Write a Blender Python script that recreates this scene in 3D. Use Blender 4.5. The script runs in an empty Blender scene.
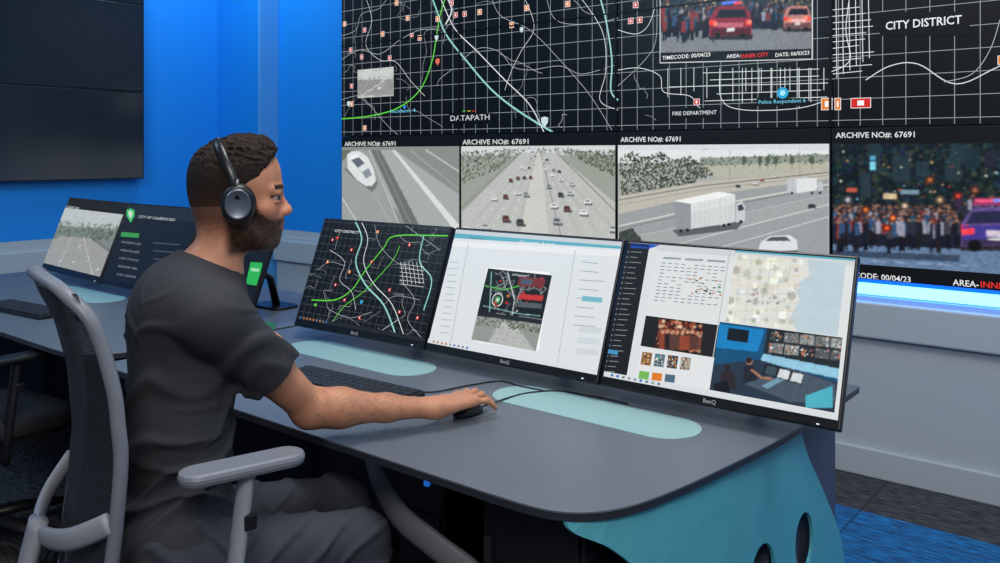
import bpy, bmesh, math, random
import numpy as np
from mathutils import Vector, Matrix
random.seed(7); rng=np.random.RandomState(5)
scn=bpy.context.scene
scn.view_settings.view_transform='Standard'
H=1.36; FPX=853.0
th=math.radians(39.4)
FW=np.array([-math.sin(th),math.cos(th),0.]); RT=np.array([math.cos(th),math.sin(th),0.])
CAM=np.array([0,0,H])
cam=bpy.data.objects.new('camera',bpy.data.cameras.new('camera')); scn.collection.objects.link(cam)
cam.location=(0,0,H); cam.rotation_euler=(math.radians(90),0,th)
cam.data.sensor_width=36; cam.data.lens=FPX*36/1000; cam.data.shift_y=-0.1285; cam.data.clip_start=.05
scn.camera=cam
def ray(px,py):
    return FW+RT*((px-500)/FPX)+np.array([0,0,-(py-153)/FPX])
# ---------------------------------------------------------------- materials
def lin(c):
    return tuple(((v/255)/12.92 if v/255<=.04045 else ((v/255+.055)/1.055)**2.4) for v in c[:3])
MATS={}
def mat(name,col,rough=.5,metal=0,noise=0,nscale=40,bump=0,spec=.5,emit=0,alpha=1,coat=0):
    if name in MATS: return MATS[name]
    m=bpy.data.materials.new(name); m.use_nodes=True; nt=m.node_tree; b=nt.nodes['Principled BSDF']
    c=lin(col)+(1,)
    b.inputs['Base Color'].default_value=c; b.inputs['Roughness'].default_value=rough
    b.inputs['Metallic'].default_value=metal; b.inputs['Specular IOR Level'].default_value=spec
    b.inputs['Coat Weight'].default_value=coat
    if alpha<1: b.inputs['Alpha'].default_value=alpha
    if emit: 
        b.inputs['Emission Color'].default_value=c; b.inputs['Emission Strength'].default_value=emit
    if noise or bump:
        tc=nt.nodes.new('ShaderNodeTexCoord'); n=nt.nodes.new('ShaderNodeTexNoise'); n.inputs['Scale'].default_value=nscale
        n.inputs['Detail'].default_value=6
        nt.links.new(tc.outputs['Object'],n.inputs['Vector'])
        if noise:
            mx=nt.nodes.new('ShaderNodeMix'); mx.data_type='RGBA'
            mx.inputs['A'].default_value=tuple(v*(1-noise) for v in c[:3])+(1,)
            mx.inputs['B'].default_value=tuple(min(1,v*(1+noise)) for v in c[:3])+(1,)
            nt.links.new(n.outputs['Fac'],mx.inputs['Factor']); nt.links.new(mx.outputs['Result'],b.inputs['Base Color'])
        if bump:
            bp=nt.nodes.new('ShaderNodeBump'); bp.inputs['Strength'].default_value=bump; bp.inputs['Distance'].default_value=.003
            nt.links.new(n.outputs['Fac'],bp.inputs['Height']); nt.links.new(bp.outputs['Normal'],b.inputs['Normal'])
    MATS[name]=m; return m
def attrmat(name,emit=0,rough=.5,spec=.5,bump=0,nscale=200,sss=0):
    if name in MATS: return MATS[name]
    m=bpy.data.materials.new(name); m.use_nodes=True; nt=m.node_tree; b=nt.nodes['Principled BSDF']
    a=nt.nodes.new('ShaderNodeAttribute'); a.attribute_name='Col'
    b.inputs['Roughness'].default_value=rough; b.inputs['Specular IOR Level'].default_value=spec
    if emit:
        b.inputs['Base Color'].default_value=(.004,.004,.005,1)
        nt.links.new(a.outputs['Color'],b.inputs['Emission Color']); b.inputs['Emission Strength'].default_value=emit
    else: nt.links.new(a.outputs['Color'],b.inputs['Base Color'])
    if sss:
        b.inputs['Subsurface Weight'].default_value=sss; b.inputs['Subsurface Scale'].default_value=.01
    if bump:
        tc=nt.nodes.new('ShaderNodeTexCoord'); n=nt.nodes.new('ShaderNodeTexNoise'); n.inputs['Scale'].default_value=nscale
        nt.links.new(tc.outputs['Object'],n.inputs['Vector'])
        bp=nt.nodes.new('ShaderNodeBump'); bp.inputs['Strength'].default_value=bump; bp.inputs['Distance'].default_value=.003
        nt.links.new(n.outputs['Fac'],bp.inputs['Height']); nt.links.new(bp.outputs['Normal'],b.inputs['Normal'])
    MATS[name]=m; return m
# ---------------------------------------------------------------- object helpers
def thing(name,label,cat,loc=(0,0,0),rotz=0,group=None):
    o=bpy.data.objects.new(name,None); scn.collection.objects.link(o); o.empty_display_size=.05
    o.location=loc; o.rotation_euler=(0,0,rotz); o['label']=label; o['category']=cat
    if group:o['group']=group
    return o
def subthing(name,parent,loc=(0,0,0),rotz=0):
    o=bpy.data.objects.new(name,None); scn.collection.objects.link(o); o.empty_display_size=.05
    o.parent=parent; o.location=loc; o.rotation_euler=(0,0,rotz); return o
def add(name,me,m,parent=None,loc=(0,0,0),rot=(0,0,0),smooth=False,label=None):
    o=bpy.data.objects.new(name,me); scn.collection.objects.link(o)
    if m is not None:
        me.materials.clear(); me.materials.append(m)
    if parent: o.parent=parent
    o.location=loc; o.rotation_euler=rot
    if smooth:
        for p in me.polygons:p.use_smooth=True
    if label:o['label']=label
    return o
def mk(verts,faces):
    me=bpy.data.meshes.new('m'); me.from_pydata([tuple(map(float,v)) for v in verts],[],faces); me.update(); return me
def boxm(lo,hi,bev=0,seg=2):
    bm=bmesh.new(); bmesh.ops.create_cube(bm,size=1)
    for v in bm.verts:
        v.co=Vector([lo[i]+(v.co[i]+.5)*(hi[i]-lo[i]) for i in range(3)])
    if bev: bmesh.ops.bevel(bm,geom=bm.edges[:],offset=bev,segments=seg,profile=.5,affect='EDGES')
    me=bpy.data.meshes.new('b'); bm.to_mesh(me); bm.free(); return me
def crom(pts,n=8,closed=False):
    pts=[np.array(p,float) for p in pts]; out=[]; N=len(pts)
    rg=range(N) if closed else range(N-1)
    for i in rg:
        if closed: p0,p1,p2,p3=pts[i-1],pts[i],pts[(i+1)%N],pts[(i+2)%N]
        else: p0,p1,p2,p3=pts[max(i-1,0)],pts[i],pts[i+1],pts[min(i+2,N-1)]
        for j in range(n):
            t=j/n; out.append(.5*((2*p1)+(-p0+p2)*t+(2*p0-5*p1+4*p2-p3)*t*t+(-p0+3*p1-3*p2+p3)*t**3))
    if not closed: out.append(pts[-1])
    return out
def tubem(pts,r,seg=10,closed=False,ry=None,up=(0,0,1),caps=True):
    pts=[np.array(p,float) for p in pts]; N=len(pts); V=[];Fc=[]
    rs=r if hasattr(r,'__len__') else [r]*N
    rys=(ry if hasattr(ry,'__len__') else [ry]*N) if ry is not None else rs
    prev=None
    for i in range(N):
        if closed: t=pts[(i+1)%N]-pts[i-1]
        else: t=pts[min(i+1,N-1)]-pts[max(i-1,0)]
        t/=np.linalg.norm(t)+1e-12
        u=np.array(up,float) if prev is None else prev
        a=u-t*u.dot(t)
        if np.linalg.norm(a)<1e-4: a=np.array([1,0,0])-t*t[0]
        a/=np.linalg.norm(a); prev=a; b=np.cross(t,a)
        for j in range(seg):
            an=2*math.pi*j/seg; V.append(pts[i]+b*math.cos(an)*rs[i]+a*math.sin(an)*rys[i])
    for i in range(N if closed else N-1):
        for j in range(seg):
            k=(i+1)%N; Fc.append((i*seg+j,i*seg+(j+1)%seg,k*seg+(j+1)%seg,k*seg+j))
    if not closed and caps:
        Fc.append(tuple(range(seg))[::-1]); Fc.append(tuple((N-1)*seg+j for j in range(seg)))
    return mk(V,Fc)
def prism(poly,z0,z1,bev=0):
    bm=bmesh.new(); vs=[bm.verts.new((p[0],p[1],z0)) for p in poly]; f=bm.faces.new(vs)
    r=bmesh.ops.extrude_face_region(bm,geom=[f]); 
    for v in [g for g in r['geom'] if isinstance(g,bmesh.types.BMVert)]: v.co.z=z1
    bmesh.ops.recalc_face_normals(bm,faces=bm.faces[:])
    if bev:
        es=[e for e in bm.edges if abs(e.verts[0].co.z-e.verts[1].co.z)<1e-6]
        bmesh.ops.bevel(bm,geom=es,offset=bev,segments=2,profile=.5,affect='EDGES')
    me=bpy.data.meshes.new('p'); bm.to_mesh(me); bm.free(); return me
def stadium(x0,x1,y0,y1,r=None,n=10):
    r=r or min(x1-x0,y1-y0)/2; out=[]
    for cx,cy,a0 in ((x1-r,y1-r,0),(x0+r,y1-r,90),(x0+r,y0+r,180),(x1-r,y0+r,270)):
        for i in range(n+1):
            a=math.radians(a0+90*i/n); out.append((cx+r*math.cos(a),cy+r*math.sin(a)))
    return out
def lathe(prof,seg=32,axis='z'):
    V=[];Fc=[];n=len(prof)
    for r,z in prof:
        for j in range(seg):
            a=2*math.pi*j/seg; p=(r*math.cos(a),r*math.sin(a),z)
            if axis=='y': p=(p[0],p[2],p[1])
            if axis=='x': p=(p[2],p[0],p[1])
            V.append(p)
    for i in range(n-1):
        for j in range(seg): Fc.append((i*seg+j,i*seg+(j+1)%seg,(i+1)*seg+(j+1)%seg,(i+1)*seg+j))
    Fc.append(tuple(range(seg))[::-1]); Fc.append(tuple((n-1)*seg+j for j in range(seg)))
    return mk(V,Fc)
def joinm(ms):
    bm=bmesh.new()
    for m in ms: bm.from_mesh(m)
    me=bpy.data.meshes.new('j'); bm.to_mesh(me); bm.free(); return me
def xform(me,M):
    me.transform(M); return me
# ---------------------------------------------------------------- canvas
FONTC={}
def textgeo(s,bold):
    k=(s,bold)
    if k in FONTC: return FONTC[k]
    cu=bpy.data.curves.new('t','FONT'); cu.body=s; cu.size=1; cu.resolution_u=2; cu.offset=.012 if bold else 0
    o=bpy.data.objects.new('t',cu); scn.collection.objects.link(o)
    bpy.context.view_layer.update()
    me=o.evaluated_get(bpy.context.evaluated_depsgraph_get()).to_mesh()
    V=[(v.co.x,v.co.y) for v in me.vertices]; Fc=[tuple(p.vertices) for p in me.polygons]
    bpy.data.objects.remove(o); bpy.data.curves.remove(cu)
    FONTC[k]=(V,Fc); return V,Fc
def ip(x,xp,fp): return float(np.interp(x,xp,fp))
class Canvas:
    """flat drawing on a real plane: origin O, axes A (right) B (up), normal N toward viewer"""
    def __init__(s,O,A,B,rect,mpp):
        s.O=np.array(O,float); s.A=np.array(A,float); s.B=np.array(B,float); s.N=np.cross(s.A,s.B)
        s.rect=rect; s.mpp=mpp; s.V=[];s.F=[];s.C=[]; s.layer=1; s.clip=rect; s.n=0; s.rec=None
    def m(s,x,y):
        d=ray(x,y); t=(s.O-CAM).dot(s.N)/d.dot(s.N); p=CAM+d*t-s.O
        return (p.dot(s.A),p.dot(s.B))
    def _clip(s,P):
        a0,b0,a1,b1=s.clip
        for ax,val,sg in ((0,a0,1),(0,a1,-1),(1,b0,1),(1,b1,-1)):
            out=[]
            for i in range(len(P)):
                p,q=P[i-1],P[i]; ip_=(p[ax]-val)*sg>=0; iq=(q[ax]-val)*sg>=0
                if ip_!=iq:
                    t=(val-p[ax])/(q[ax]-p[ax]); out.append(tuple(p[k]+(q[k]-p[k])*t for k in range(len(p))))
                if iq: out.append(q)
            P=out
            if len(P)<3: return None
        return P
    def ab(s,P,col,L=None):
        if isinstance(col,list): Q=[tuple(p)+lin(c) for p,c in zip(P,col)]
        else:
            l=lin(col); Q=[tuple(p)+l for p in P]
        Q=s._clip(Q)
        if not Q: return
        s.n+=1; L=(s.layer if L is None else L)
        if s.rec is not None: s.rec.append((L,s.n,Q)); return
        off=.0005*L+s.n*2e-8
        i0=len(s.V)
        for q in Q:
            s.V.append(s.O+s.A*q[0]+s.B*q[1]+s.N*off); s.C.append(q[2:5])
        s.F.append(tuple(range(i0,i0+len(Q))))
    def begin(s): s.rec=[]
    def end(s,quad=None,nx=240,ny=135,blur=1,noise=.15,L=2,low=.12,cell=6):
        if quad is None: a0,b0,a1,b1=s.clip
        else:
            Q=[s.m(*p) for p in quad]; a0=max(s.clip[0],min(q[0] for q in Q)); a1=min(s.clip[2],max(q[0] for q in Q)); b0=max(s.clip[1],min(q[1] for q in Q)); b1=min(s.clip[3],max(q[1] for q in Q))
        rec=sorted(s.rec,key=lambda r:(r[0],r[1])); s.rec=None
        img=np.zeros((ny,nx,3)); img[:]=rec[0][2][0][2:5]
        for _,_,Q in rec:
            xs=np.array([(q[0]-a0)/(a1-a0)*(nx-1) for q in Q]); ys=np.array([(q[1]-b0)/(b1-b0)*(ny-1) for q in Q])
            x0=max(0,int(np.ceil(xs.min()-.3))); x1=min(nx-1,int(xs.max()+.3)); y0=max(0,int(np.ceil(ys.min()-.3))); y1=min(ny-1,int(ys.max()+.3))
            if x1<x0 or y1<y0: continue
            X,Y=np.meshgrid(np.arange(x0,x1+1)+.01,np.arange(y0,y1+1)+.013); ins=np.zeros(X.shape,bool)
            for i in range(len(Q)):
                xa,ya,xb,yb=xs[i-1],ys[i-1],xs[i],ys[i]
                if ya==yb: continue
                ins^=((ya>Y)!=(yb>Y))&(X<(xb-xa)*(Y-ya)/(yb-ya)+xa)
            c0=np.mean([q[2:5] for q in Q],0)
            area=(xs.max()-xs.min())*(ys.max()-ys.min())
            if not ins.any() and area>.3:
                cx,cy=int(round(min(max(xs.mean(),0),nx-1))),int(round(min(max(ys.mean(),0),ny-1))); img[cy,cx]=img[cy,cx]*.5+c0*.5
            else: img[y0:y1+1,x0:x1+1][ins]=c0
        for _ in range(blur):
            p=np.pad(img,((1,1),(1,1),(0,0)),'edge'); img=(p[1:-1,1:-1]*2+p[:-2,1:-1]+p[2:,1:-1]+p[1:-1,:-2]+p[1:-1,2:])/6
        if low:
            cl=cell; r=rng.rand(ny//cl+3,nx//cl+3); yy=np.arange(ny)/cl; xx=np.arange(nx)/cl; yi=yy.astype(int); xi=xx.astype(int); fy=(yy-yi)[:,None]; fx=(xx-xi)[None]
            lo=(r[yi][:,xi]*(1-fy)*(1-fx)+r[yi+1][:,xi]*fy*(1-fx)+r[yi][:,xi+1]*(1-fy)*fx+r[yi+1][:,xi+1]*fy*fx)
            img*=(1+low*(lo-.5)*2)[:,:,None]
        img*=(1+noise*(rng.rand(ny,nx)-.5)*2)[:,:,None]; img=np.clip(img,0,1)
        ga=np.linspace(a0,a1,nx); gb=np.linspace(b0,b1,ny); i0=len(s.V); off=.0005*L
        for j in range(ny):
            for i in range(nx):
                s.V.append(s.O+s.A*ga[i]+s.B*gb[j]+s.N*off); s.C.append(tuple(img[j,i]))
        for j in range(ny-1):
            for i in range(nx-1):
                k=i0+j*nx+i; s.F.append((k,k+1,k+nx+1,k+nx))
    def poly(s,P,col,L=None): s.ab([s.m(*p) for p in P],col,L)
    def line(s,P,w,col,L=None,smooth=0,raw=False):
        if smooth: P=crom(P,smooth)
        Q=[np.array(p if raw else s.m(*p)) for p in P]; w=w*s.mpp/2
        for i in range(len(Q)-1):
            d=Q[i+1]-Q[i]; l=np.linalg.norm(d)
            if l<1e-6: continue
            d/=l; n=np.array([-d[1],d[0]])*w; e=d*w*.4
            s.ab([tuple(Q[i]-n-e),tuple(Q[i+1]-n+e),tuple(Q[i+1]+n+e),tuple(Q[i]+n-e)],col,L)
    def disc(s,x,y,r,col,L=None,n=14,ry=None):
        c=s.m(x,y); r*=s.mpp; ry=(ry*s.mpp if ry else r)
        s.ab([(c[0]+r*math.cos(2*math.pi*i/n),c[1]+ry*math.sin(2*math.pi*i/n)) for i in range(n)],col,L)
    def box(s,x,y,w,h,col,L=None):
        c=s.m(x,y); w*=s.mpp/2;h*=s.mpp/2
        s.ab([(c[0]-w,c[1]-h),(c[0]+w,c[1]-h),(c[0]+w,c[1]+h),(c[0]-w,c[1]+h)],col,L)
    def text(s,t,x0,y0,x1,h,col,L=None,bold=False):
        V,Fc=textgeo(t,bold)
        if not V: return
        xs=[v[0] for v in V]; mx0=min(xs);sx=max(xs)-mx0; cap=.70
        a0,b0=s.m(x0,y0); a1,_=s.m(x1,y0); _,b1=s.m(x0,y0-h)
        k=(a1-a0)/sx; ky=(b1-b0)/cap
        off=.0005*((s.layer if L is None else L)+1); i0=len(s.V); l=lin(col)
        for v in V:
            a=min(max(a0+(v[0]-mx0)*k,s.clip[0]),s.clip[2]); b=min(max(b0+v[1]*ky,s.clip[1]),s.clip[3])
            s.V.append(s.O+s.A*a+s.B*b+s.N*off); s.C.append(l)
        for f in Fc: s.F.append(tuple(i0+j for j in f))
    def scatter(s,P,n,cols,wmin,wmax,asp=1,L=None):
        xs=[p[0] for p in P]; ys=[p[1] for p in P]; k=0;it=0
        while k<n and it<n*20:
            it+=1; x=random.uniform(min(xs),max(xs)); y=random.uniform(min(ys),max(ys)); ins=False
            for i in range(len(P)):
                (xa,ya),(xb,yb)=P[i-1],P[i]
                if (ya>y)!=(yb>y) and x<(xb-xa)*(y-ya)/(yb-ya)+xa: ins=not ins
            if not ins: continue
            k+=1; w=random.uniform(wmin,wmax); c=s.m(x,y); c0=random.choice(cols); f=random.uniform(.8,1.2)
            col=tuple(min(255,v*f) for v in c0); r=w*s.mpp/2; rot=random.uniform(0,6.28)
            s.ab([(c[0]+r*math.cos(rot+q*1.2566),c[1]+r*asp*math.sin(rot+q*1.2566)) for q in range(5)],col,L)
    def build(s,name,parent,base=(0,0,0),emit=1.0,label=None,Minv=None):
        me=bpy.data.meshes.new(name); Vn=np.array(s.V)
        if Minv is not None:
            M=np.array(Minv); Vn=Vn@M[:3,:3].T+M[:3,3]
        else: Vn=Vn-np.array(base)
        me.from_pydata(Vn.tolist(),[],s.F); at=me.color_attributes.new('Col','FLOAT_COLOR','POINT')
        C=np.ones((len(s.C),4),np.float32); C[:,:3]=np.array([tuple(c) for c in s.C]); at.data.foreach_set('color',C.ravel())
        return add(name,me,attrmat('lit_screen_%d'%int(emit*100),emit=emit,rough=.35,spec=.25),parent,label=label)
# ---------------------------------------------------------------- room
XL=-5.8; YB=3.82
def struct(name,me,m):
    o=add(name,me,m); o['kind']='structure'; return o
def wallmat():
    m=bpy.data.materials.new('painted_wall'); m.use_nodes=True; nt=m.node_tree; b=nt.nodes['Principled BSDF']
    g=nt.nodes.new('ShaderNodeNewGeometry'); sp=nt.nodes.new('ShaderNodeSeparateXYZ'); nt.links.new(g.outputs['Position'],sp.inputs[0])
    c=nt.nodes.new('ShaderNodeMath'); c.operation='GREATER_THAN'; c.inputs[1].default_value=.80; nt.links.new(sp.outputs['Z'],c.inputs[0])
    mx=nt.nodes.new('ShaderNodeMix'); mx.data_type='RGBA'; mx.inputs['A'].default_value=lin((176,182,186))+(1,); mx.inputs['B'].default_value=lin((8,138,226))+(1,)
    nt.links.new(c.outputs[0],mx.inputs['Factor']); nt.links.new(mx.outputs['Result'],b.inputs['Base Color']); b.inputs['Roughness'].default_value=.6
    n=nt.nodes.new('ShaderNodeTexNoise'); n.inputs['Scale'].default_value=300; bp=nt.nodes.new('ShaderNodeBump'); bp.inputs['Strength'].default_value=.1; bp.inputs['Distance'].default_value=.001
    nt.links.new(n.outputs['Fac'],bp.inputs['Height']); nt.links.new(bp.outputs['Normal'],b.inputs['Normal'])
    return m
WM=wallmat()
def carpetmat():
    m=bpy.data.materials.new('carpet_tiles'); m.use_nodes=True; nt=m.node_tree; b=nt.nodes['Principled BSDF']; L=nt.links.new
    g=nt.nodes.new('ShaderNodeNewGeometry'); sp=nt.nodes.new('ShaderNodeSeparateXYZ'); L(g.outputs['Position'],sp.inputs[0])
    mp=nt.nodes.new('ShaderNodeMapping'); mp.inputs['Scale'].default_value=(8,60,1); L(g.outputs['Position'],mp.inputs[0])
    n=nt.nodes.new('ShaderNodeTexNoise'); n.inputs['Scale'].default_value=2.0; n.inputs['Detail'].default_value=5; L(mp.outputs[0],n.inputs['Vector'])
    r1=nt.nodes.new('ShaderNodeValToRGB'); r1.color_ramp.elements[0].position=.4; r1.color_ramp.elements[1].position=.62
    r1.color_ramp.elements[0].color=lin((26,30,38))+(1,); r1.color_ramp.elements[1].color=lin((84,80,82))+(1,)
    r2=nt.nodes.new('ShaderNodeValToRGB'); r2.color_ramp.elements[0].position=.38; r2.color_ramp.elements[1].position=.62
    r2.color_ramp.elements[0].color=lin((6,60,104))+(1,); r2.color_ramp.elements[1].color=lin((16,122,184))+(1,)  # blue light falling on the floor, put into the tile colour of this area
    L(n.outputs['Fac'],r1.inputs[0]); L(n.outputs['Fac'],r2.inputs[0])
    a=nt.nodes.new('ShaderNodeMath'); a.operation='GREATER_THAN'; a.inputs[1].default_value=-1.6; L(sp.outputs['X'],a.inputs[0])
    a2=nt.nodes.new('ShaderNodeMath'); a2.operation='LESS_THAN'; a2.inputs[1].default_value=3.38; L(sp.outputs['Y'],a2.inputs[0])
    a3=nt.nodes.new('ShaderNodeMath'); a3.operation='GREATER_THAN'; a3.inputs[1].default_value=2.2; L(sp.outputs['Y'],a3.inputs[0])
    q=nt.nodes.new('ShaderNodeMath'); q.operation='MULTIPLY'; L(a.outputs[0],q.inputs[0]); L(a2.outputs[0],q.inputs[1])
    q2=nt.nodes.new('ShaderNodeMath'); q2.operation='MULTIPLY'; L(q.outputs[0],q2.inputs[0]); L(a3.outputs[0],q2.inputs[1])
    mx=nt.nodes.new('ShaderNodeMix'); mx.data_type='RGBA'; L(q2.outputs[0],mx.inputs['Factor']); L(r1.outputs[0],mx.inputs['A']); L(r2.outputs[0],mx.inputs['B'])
    br=nt.nodes.new('ShaderNodeTexBrick'); br.offset=0; br.inputs['Scale'].default_value=2; br.inputs['Brick Width'].default_value=1; br.inputs['Row Height'].default_value=.5
    br.inputs['Mortar Size'].default_value=.008; br.inputs['Color1'].default_value=(1,1,1,1); br.inputs['Color2'].default_value=(.75,.75,.75,1); br.inputs['Mortar'].default_value=(.35,.35,.35,1)
    L(g.outputs['Position'],br.inputs['Vector'])
    mm=nt.nodes.new('ShaderNodeMix'); mm.data_type='RGBA'; mm.blend_type='MULTIPLY'; mm.inputs['Factor'].default_value=1
    L(mx.outputs['Result'],mm.inputs['A']); L(br.outputs['Color'],mm.inputs['B']); L(mm.outputs['Result'],b.inputs['Base Color'])
    b.inputs['Roughness'].default_value=.95
    bp=nt.nodes.new('ShaderNodeBump'); bp.inputs['Strength'].default_value=.5; bp.inputs['Distance'].default_value=.004; L(n.outputs['Fac'],bp.inputs['Height']); L(bp.outputs['Normal'],b.inputs['Normal'])
    return m
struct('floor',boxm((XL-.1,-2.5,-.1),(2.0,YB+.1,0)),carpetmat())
struct('wall_back',boxm((XL-.1,YB,0),(2.0,YB+.1,3.4)),WM)
struct('wall_left',boxm((XL-.1,-2.5,0),(XL,YB,3.4)),WM)
struct('ceiling',boxm((XL-.1,-2.5,3.4),(2.0,YB+.1,3.5)),mat('ceiling_paint',(120,130,150),.9,noise=.05))
struct('trim_1',boxm((XL,YB-.16,0),(-5.27,YB,3.4),.004),WM)
struct('trim_5',boxm((-5.27,YB-.165,0),(-5.245,YB,3.4),.004),mat('pale_blue_trim',(80,160,220),.5,noise=.03))
white=mat('painted_trim',(178,184,188),.5,noise=.03,nscale=20)
struct('baseboard_back',boxm((-5.2,YB-.075,0),(2.0,YB-.05,.12),.006),white)
struct('baseboard_left',boxm((XL,-2.5,0),(XL+.025,YB-.17,.11),.006),white)
struct('trim_2',boxm((-5.2,YB-.05,0),(2.0,YB,.755),.002),white)
struct('trim_3',boxm((-5.2,YB-.085,.585),(2.0,YB-.05,.735),.008),white)
struct('trim_4',boxm((XL,-2.5,.585),(XL+.04,YB-.17,.735),.008),white)
# ---------------------------------------------------------------- video wall
YV=3.75; X0=-4.46; PW=1.076; Z0=.828; PH=.605; PB0=.642
RZ=[0,PB0,PB0+PH,PB0+2*PH,PB0+3*PH]
vw=thing('video_wall','large wall of seamless display panels showing a city map and traffic cameras','video wall',(X0+2.5*PW,YV+.02,0))
base=np.array([X0+2.5*PW,YV+.02,0])
bez=mat('bezel_black',(9,10,12),.4,noise=.1)
for c in range(5):
    for r in range(4):
        me=boxm((X0+c*PW+.0015-base[0],.0-.018,Z0+RZ[r]+.0015),(X0+(c+1)*PW-.0015-base[0],.048,Z0+RZ[r+1]-.0015),.001,1)
        add('display_panel',me,bez,vw)
led=mat('blue_led_glow',(96,160,255),.5,emit=4.5)
add('light_strip',boxm((X0-base[0],-.03,.768),(X0+5*PW-base[0],.03,.808),.003),led,vw,label='glowing blue-white light strip under the panels')
def vcanvas(a0,b0,a1,b1): return Canvas((X0,YV,Z0),(1,0,0),(0,0,1),(a0,b0,a1,b1),.0043)
G=.006
c=vcanvas(G,PB0+G,5*PW-G,RZ[4]-G)
c.ab([(0,PB0),(5*PW,PB0),(5*PW,RZ[4]),(0,RZ[4])],(5,8,10),0)
gs=.0897
x=.03
while x<5*PW:
    c.line([(x,PB0),(x,RZ[4])],.62,(150,160,164),1,raw=True); x+=gs
z=PB0+.03
while z<RZ[4]:
    c.line([(0,z),(5*PW,z)],.62,(150,160,164),1,raw=True); z+=gs
W1=(225,232,232); TE=(150,214,206); GR=(96,214,62); GY=(175,182,186)
for k in range(1,5): c.ab([(k*PW-.006,PB0),(k*PW+.006,PB0),(k*PW+.006,RZ[4]),(k*PW-.006,RZ[4])],(2,3,4),20)
for k in (2,3): c.ab([(0,RZ[k]-.004),(5*PW,RZ[k]-.004),(5*PW,RZ[k]+.004),(0,RZ[k]+.004)],(2,3,4),20)
for P,w,col in [
 ([(426,-20),(436,8),(446,34),(466,60),(492,90),(520,112),(556,134)],3.0,TE),
 ([(434,-20),(444,6),(456,30),(478,52),(505,80),(530,105),(545,134)],1.8,W1),
 ([(452,-20),(441,12),(437,34),(432,62),(420,90),(398,108),(370,116),(341,119)],2.2,GR),
 ([(490,-10),(500,15),(530,30),(560,60),(590,95),(612,130)],.8,GY),
 ([(545,-10),(556,20),(590,24),(618,18)],.8,GY),
 ([(462,60),(480,48),(500,52),(512,66),(530,70),(560,66),(580,74),(600,70)],.8,GY),
 ([(505,90),(512,70),(522,50),(534,30),(530,10),(520,-10)],.8,W1),
 ([(341,60),(360,50),(380,54),(400,40),(420,30),(440,30)],.9,GY),
 ([(365,-5),(372,20),(366,45),(380,60),(396,62),(410,80),(425,96)],.8,W1),
 ([(341,100),(360,96),(372,108),(390,128),(400,136)],.8,GY),
 ([(575,-10),(602,30),(606,70),(600,100),(618,110)],.9,W1),
 ([(598,-10),(606,20),(612,60),(611,90),(618,100)],2.4,(160,210,210)),
 ([(618,70),(640,68),(660,76),(664,92),(690,96),(700,108),(720,112)],.9,W1),
 ([(618,86),(645,60),(656,40),(657,0)],.8,GY),
 ([(720,70),(722,100),(745,110),(800,108),(832,98)],.9,W1),
 ([(831,72),(850,60),(846,30),(850,-5)],1.0,W1),
 ([(866,80),(890,66),(918,64),(956,84),(1000,66),(1060,40)],1.1,W1),
 ([(1000,20),(990,50),(972,74),(944,82)],.8,GY),
 ([(341,36),(356,30),(362,14),(380,8),(392,-10)],.8,GY),
 ([(618,30),(636,34),(648,26),(655,8)],.9,W1)]:
    c.line(P,w*.8,col,3,smooth=6)
rs=random.Random(11)
def walk(x,y,n,st,w,reg,cv=None):
    an=rs.choice([0,1.57,3.14,4.71])+rs.uniform(-.5,.5); P=[(x,y)]
    for _ in range(n):
        an+=rs.uniform(-.45,.45)+(rs.choice([-1.3,1.3]) if rs.random()<.18 else 0); x+=st*math.cos(an); y+=st*math.sin(an)*.9
        if not(reg[0]<x<reg[2] and reg[1]<y<reg[3]): break
        P.append((x,y))
    if len(P)>2: (cv or c).line(P,w,rs.choice([GY,(150,158,162),(198,204,206)]),2,smooth=3)
for reg,n in (((343,-20,458,132),17),((462,-20,616,128),8),((620,60,660,128),2)):
    for _ in range(n): walk(rs.uniform(reg[0],reg[2]),rs.uniform(reg[1],reg[3]),rs.randint(4,10),rs.uniform(4,8),.45,reg)
c.line([(446,-5),(452,10),(446,24)],2.4,(215,225,225),4,smooth=4)
for bx in range(13): c.line([(668+bx*13,68),(668+bx*13,68+rs.randint(14,34))],.7,W1,3)
for by in (72,79,86,93,100): c.line([(668+rs.randint(0,60),by+1),(828-rs.randint(0,16),by-3)],.7,W1,3)
for bx in range(9): c.line([(733+bx*9.5,68),(733+bx*9.5,70+rs.randint(20,38))],.6,W1,3)
for bx in range(11): c.line([(833,10+bx*6.4),(868+rs.randint(-10,8),7+bx*6.4)],.7,W1,3)
for bx in range(6): c.line([(836+bx*6.5,-8),(837+bx*6.5,78-bx*4)],.7,W1,3)
def badge(x,y,w,h,col): 
    c.box(x,y,w+1.2,h+1.2,(240,240,240),7); c.box(x,y,w,h,col,8); c.box(x,y,w*.35,h*.55,(245,245,245),9)
def shield(x,y,w,col=(205,225,228)):
    a,b=c.m(x,y); k=c.mpp*w/2; c.ab([(a-k,b+k),(a,b+k*1.25),(a+k,b+k),(a+k*.95,b-k*.1),(a,b-k*1.3),(a-k*.95,b-k*.1)],col,8)
OR=(232,128,28); RD=(212,40,36)
for x,y in [(397,3),(438,19),(512,25),(527,8),(365,128),(352,104),(420,38),(345,24),(408,18),(383,34),(568,4),(480,12)]: badge(x,y,6.5,6.5,OR)
badge(827,104,10,11,OR); badge(1003,60,7,7,OR)
for x,y in [(351,50),(365,30),(412,36),(465,14),(636,5),(640,20),(452,3),(352,86),(456,15),(631,21),(390,58),(362,57)]: badge(x,y,6,6,RD)
badge(861,103,18,9,RD); badge(697,102,6,6,RD); badge(838,104,5,11,OR)
c.disc(783,93,6,(40,170,215),8); c.disc(783,93,3,(170,235,250),9)
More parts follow.
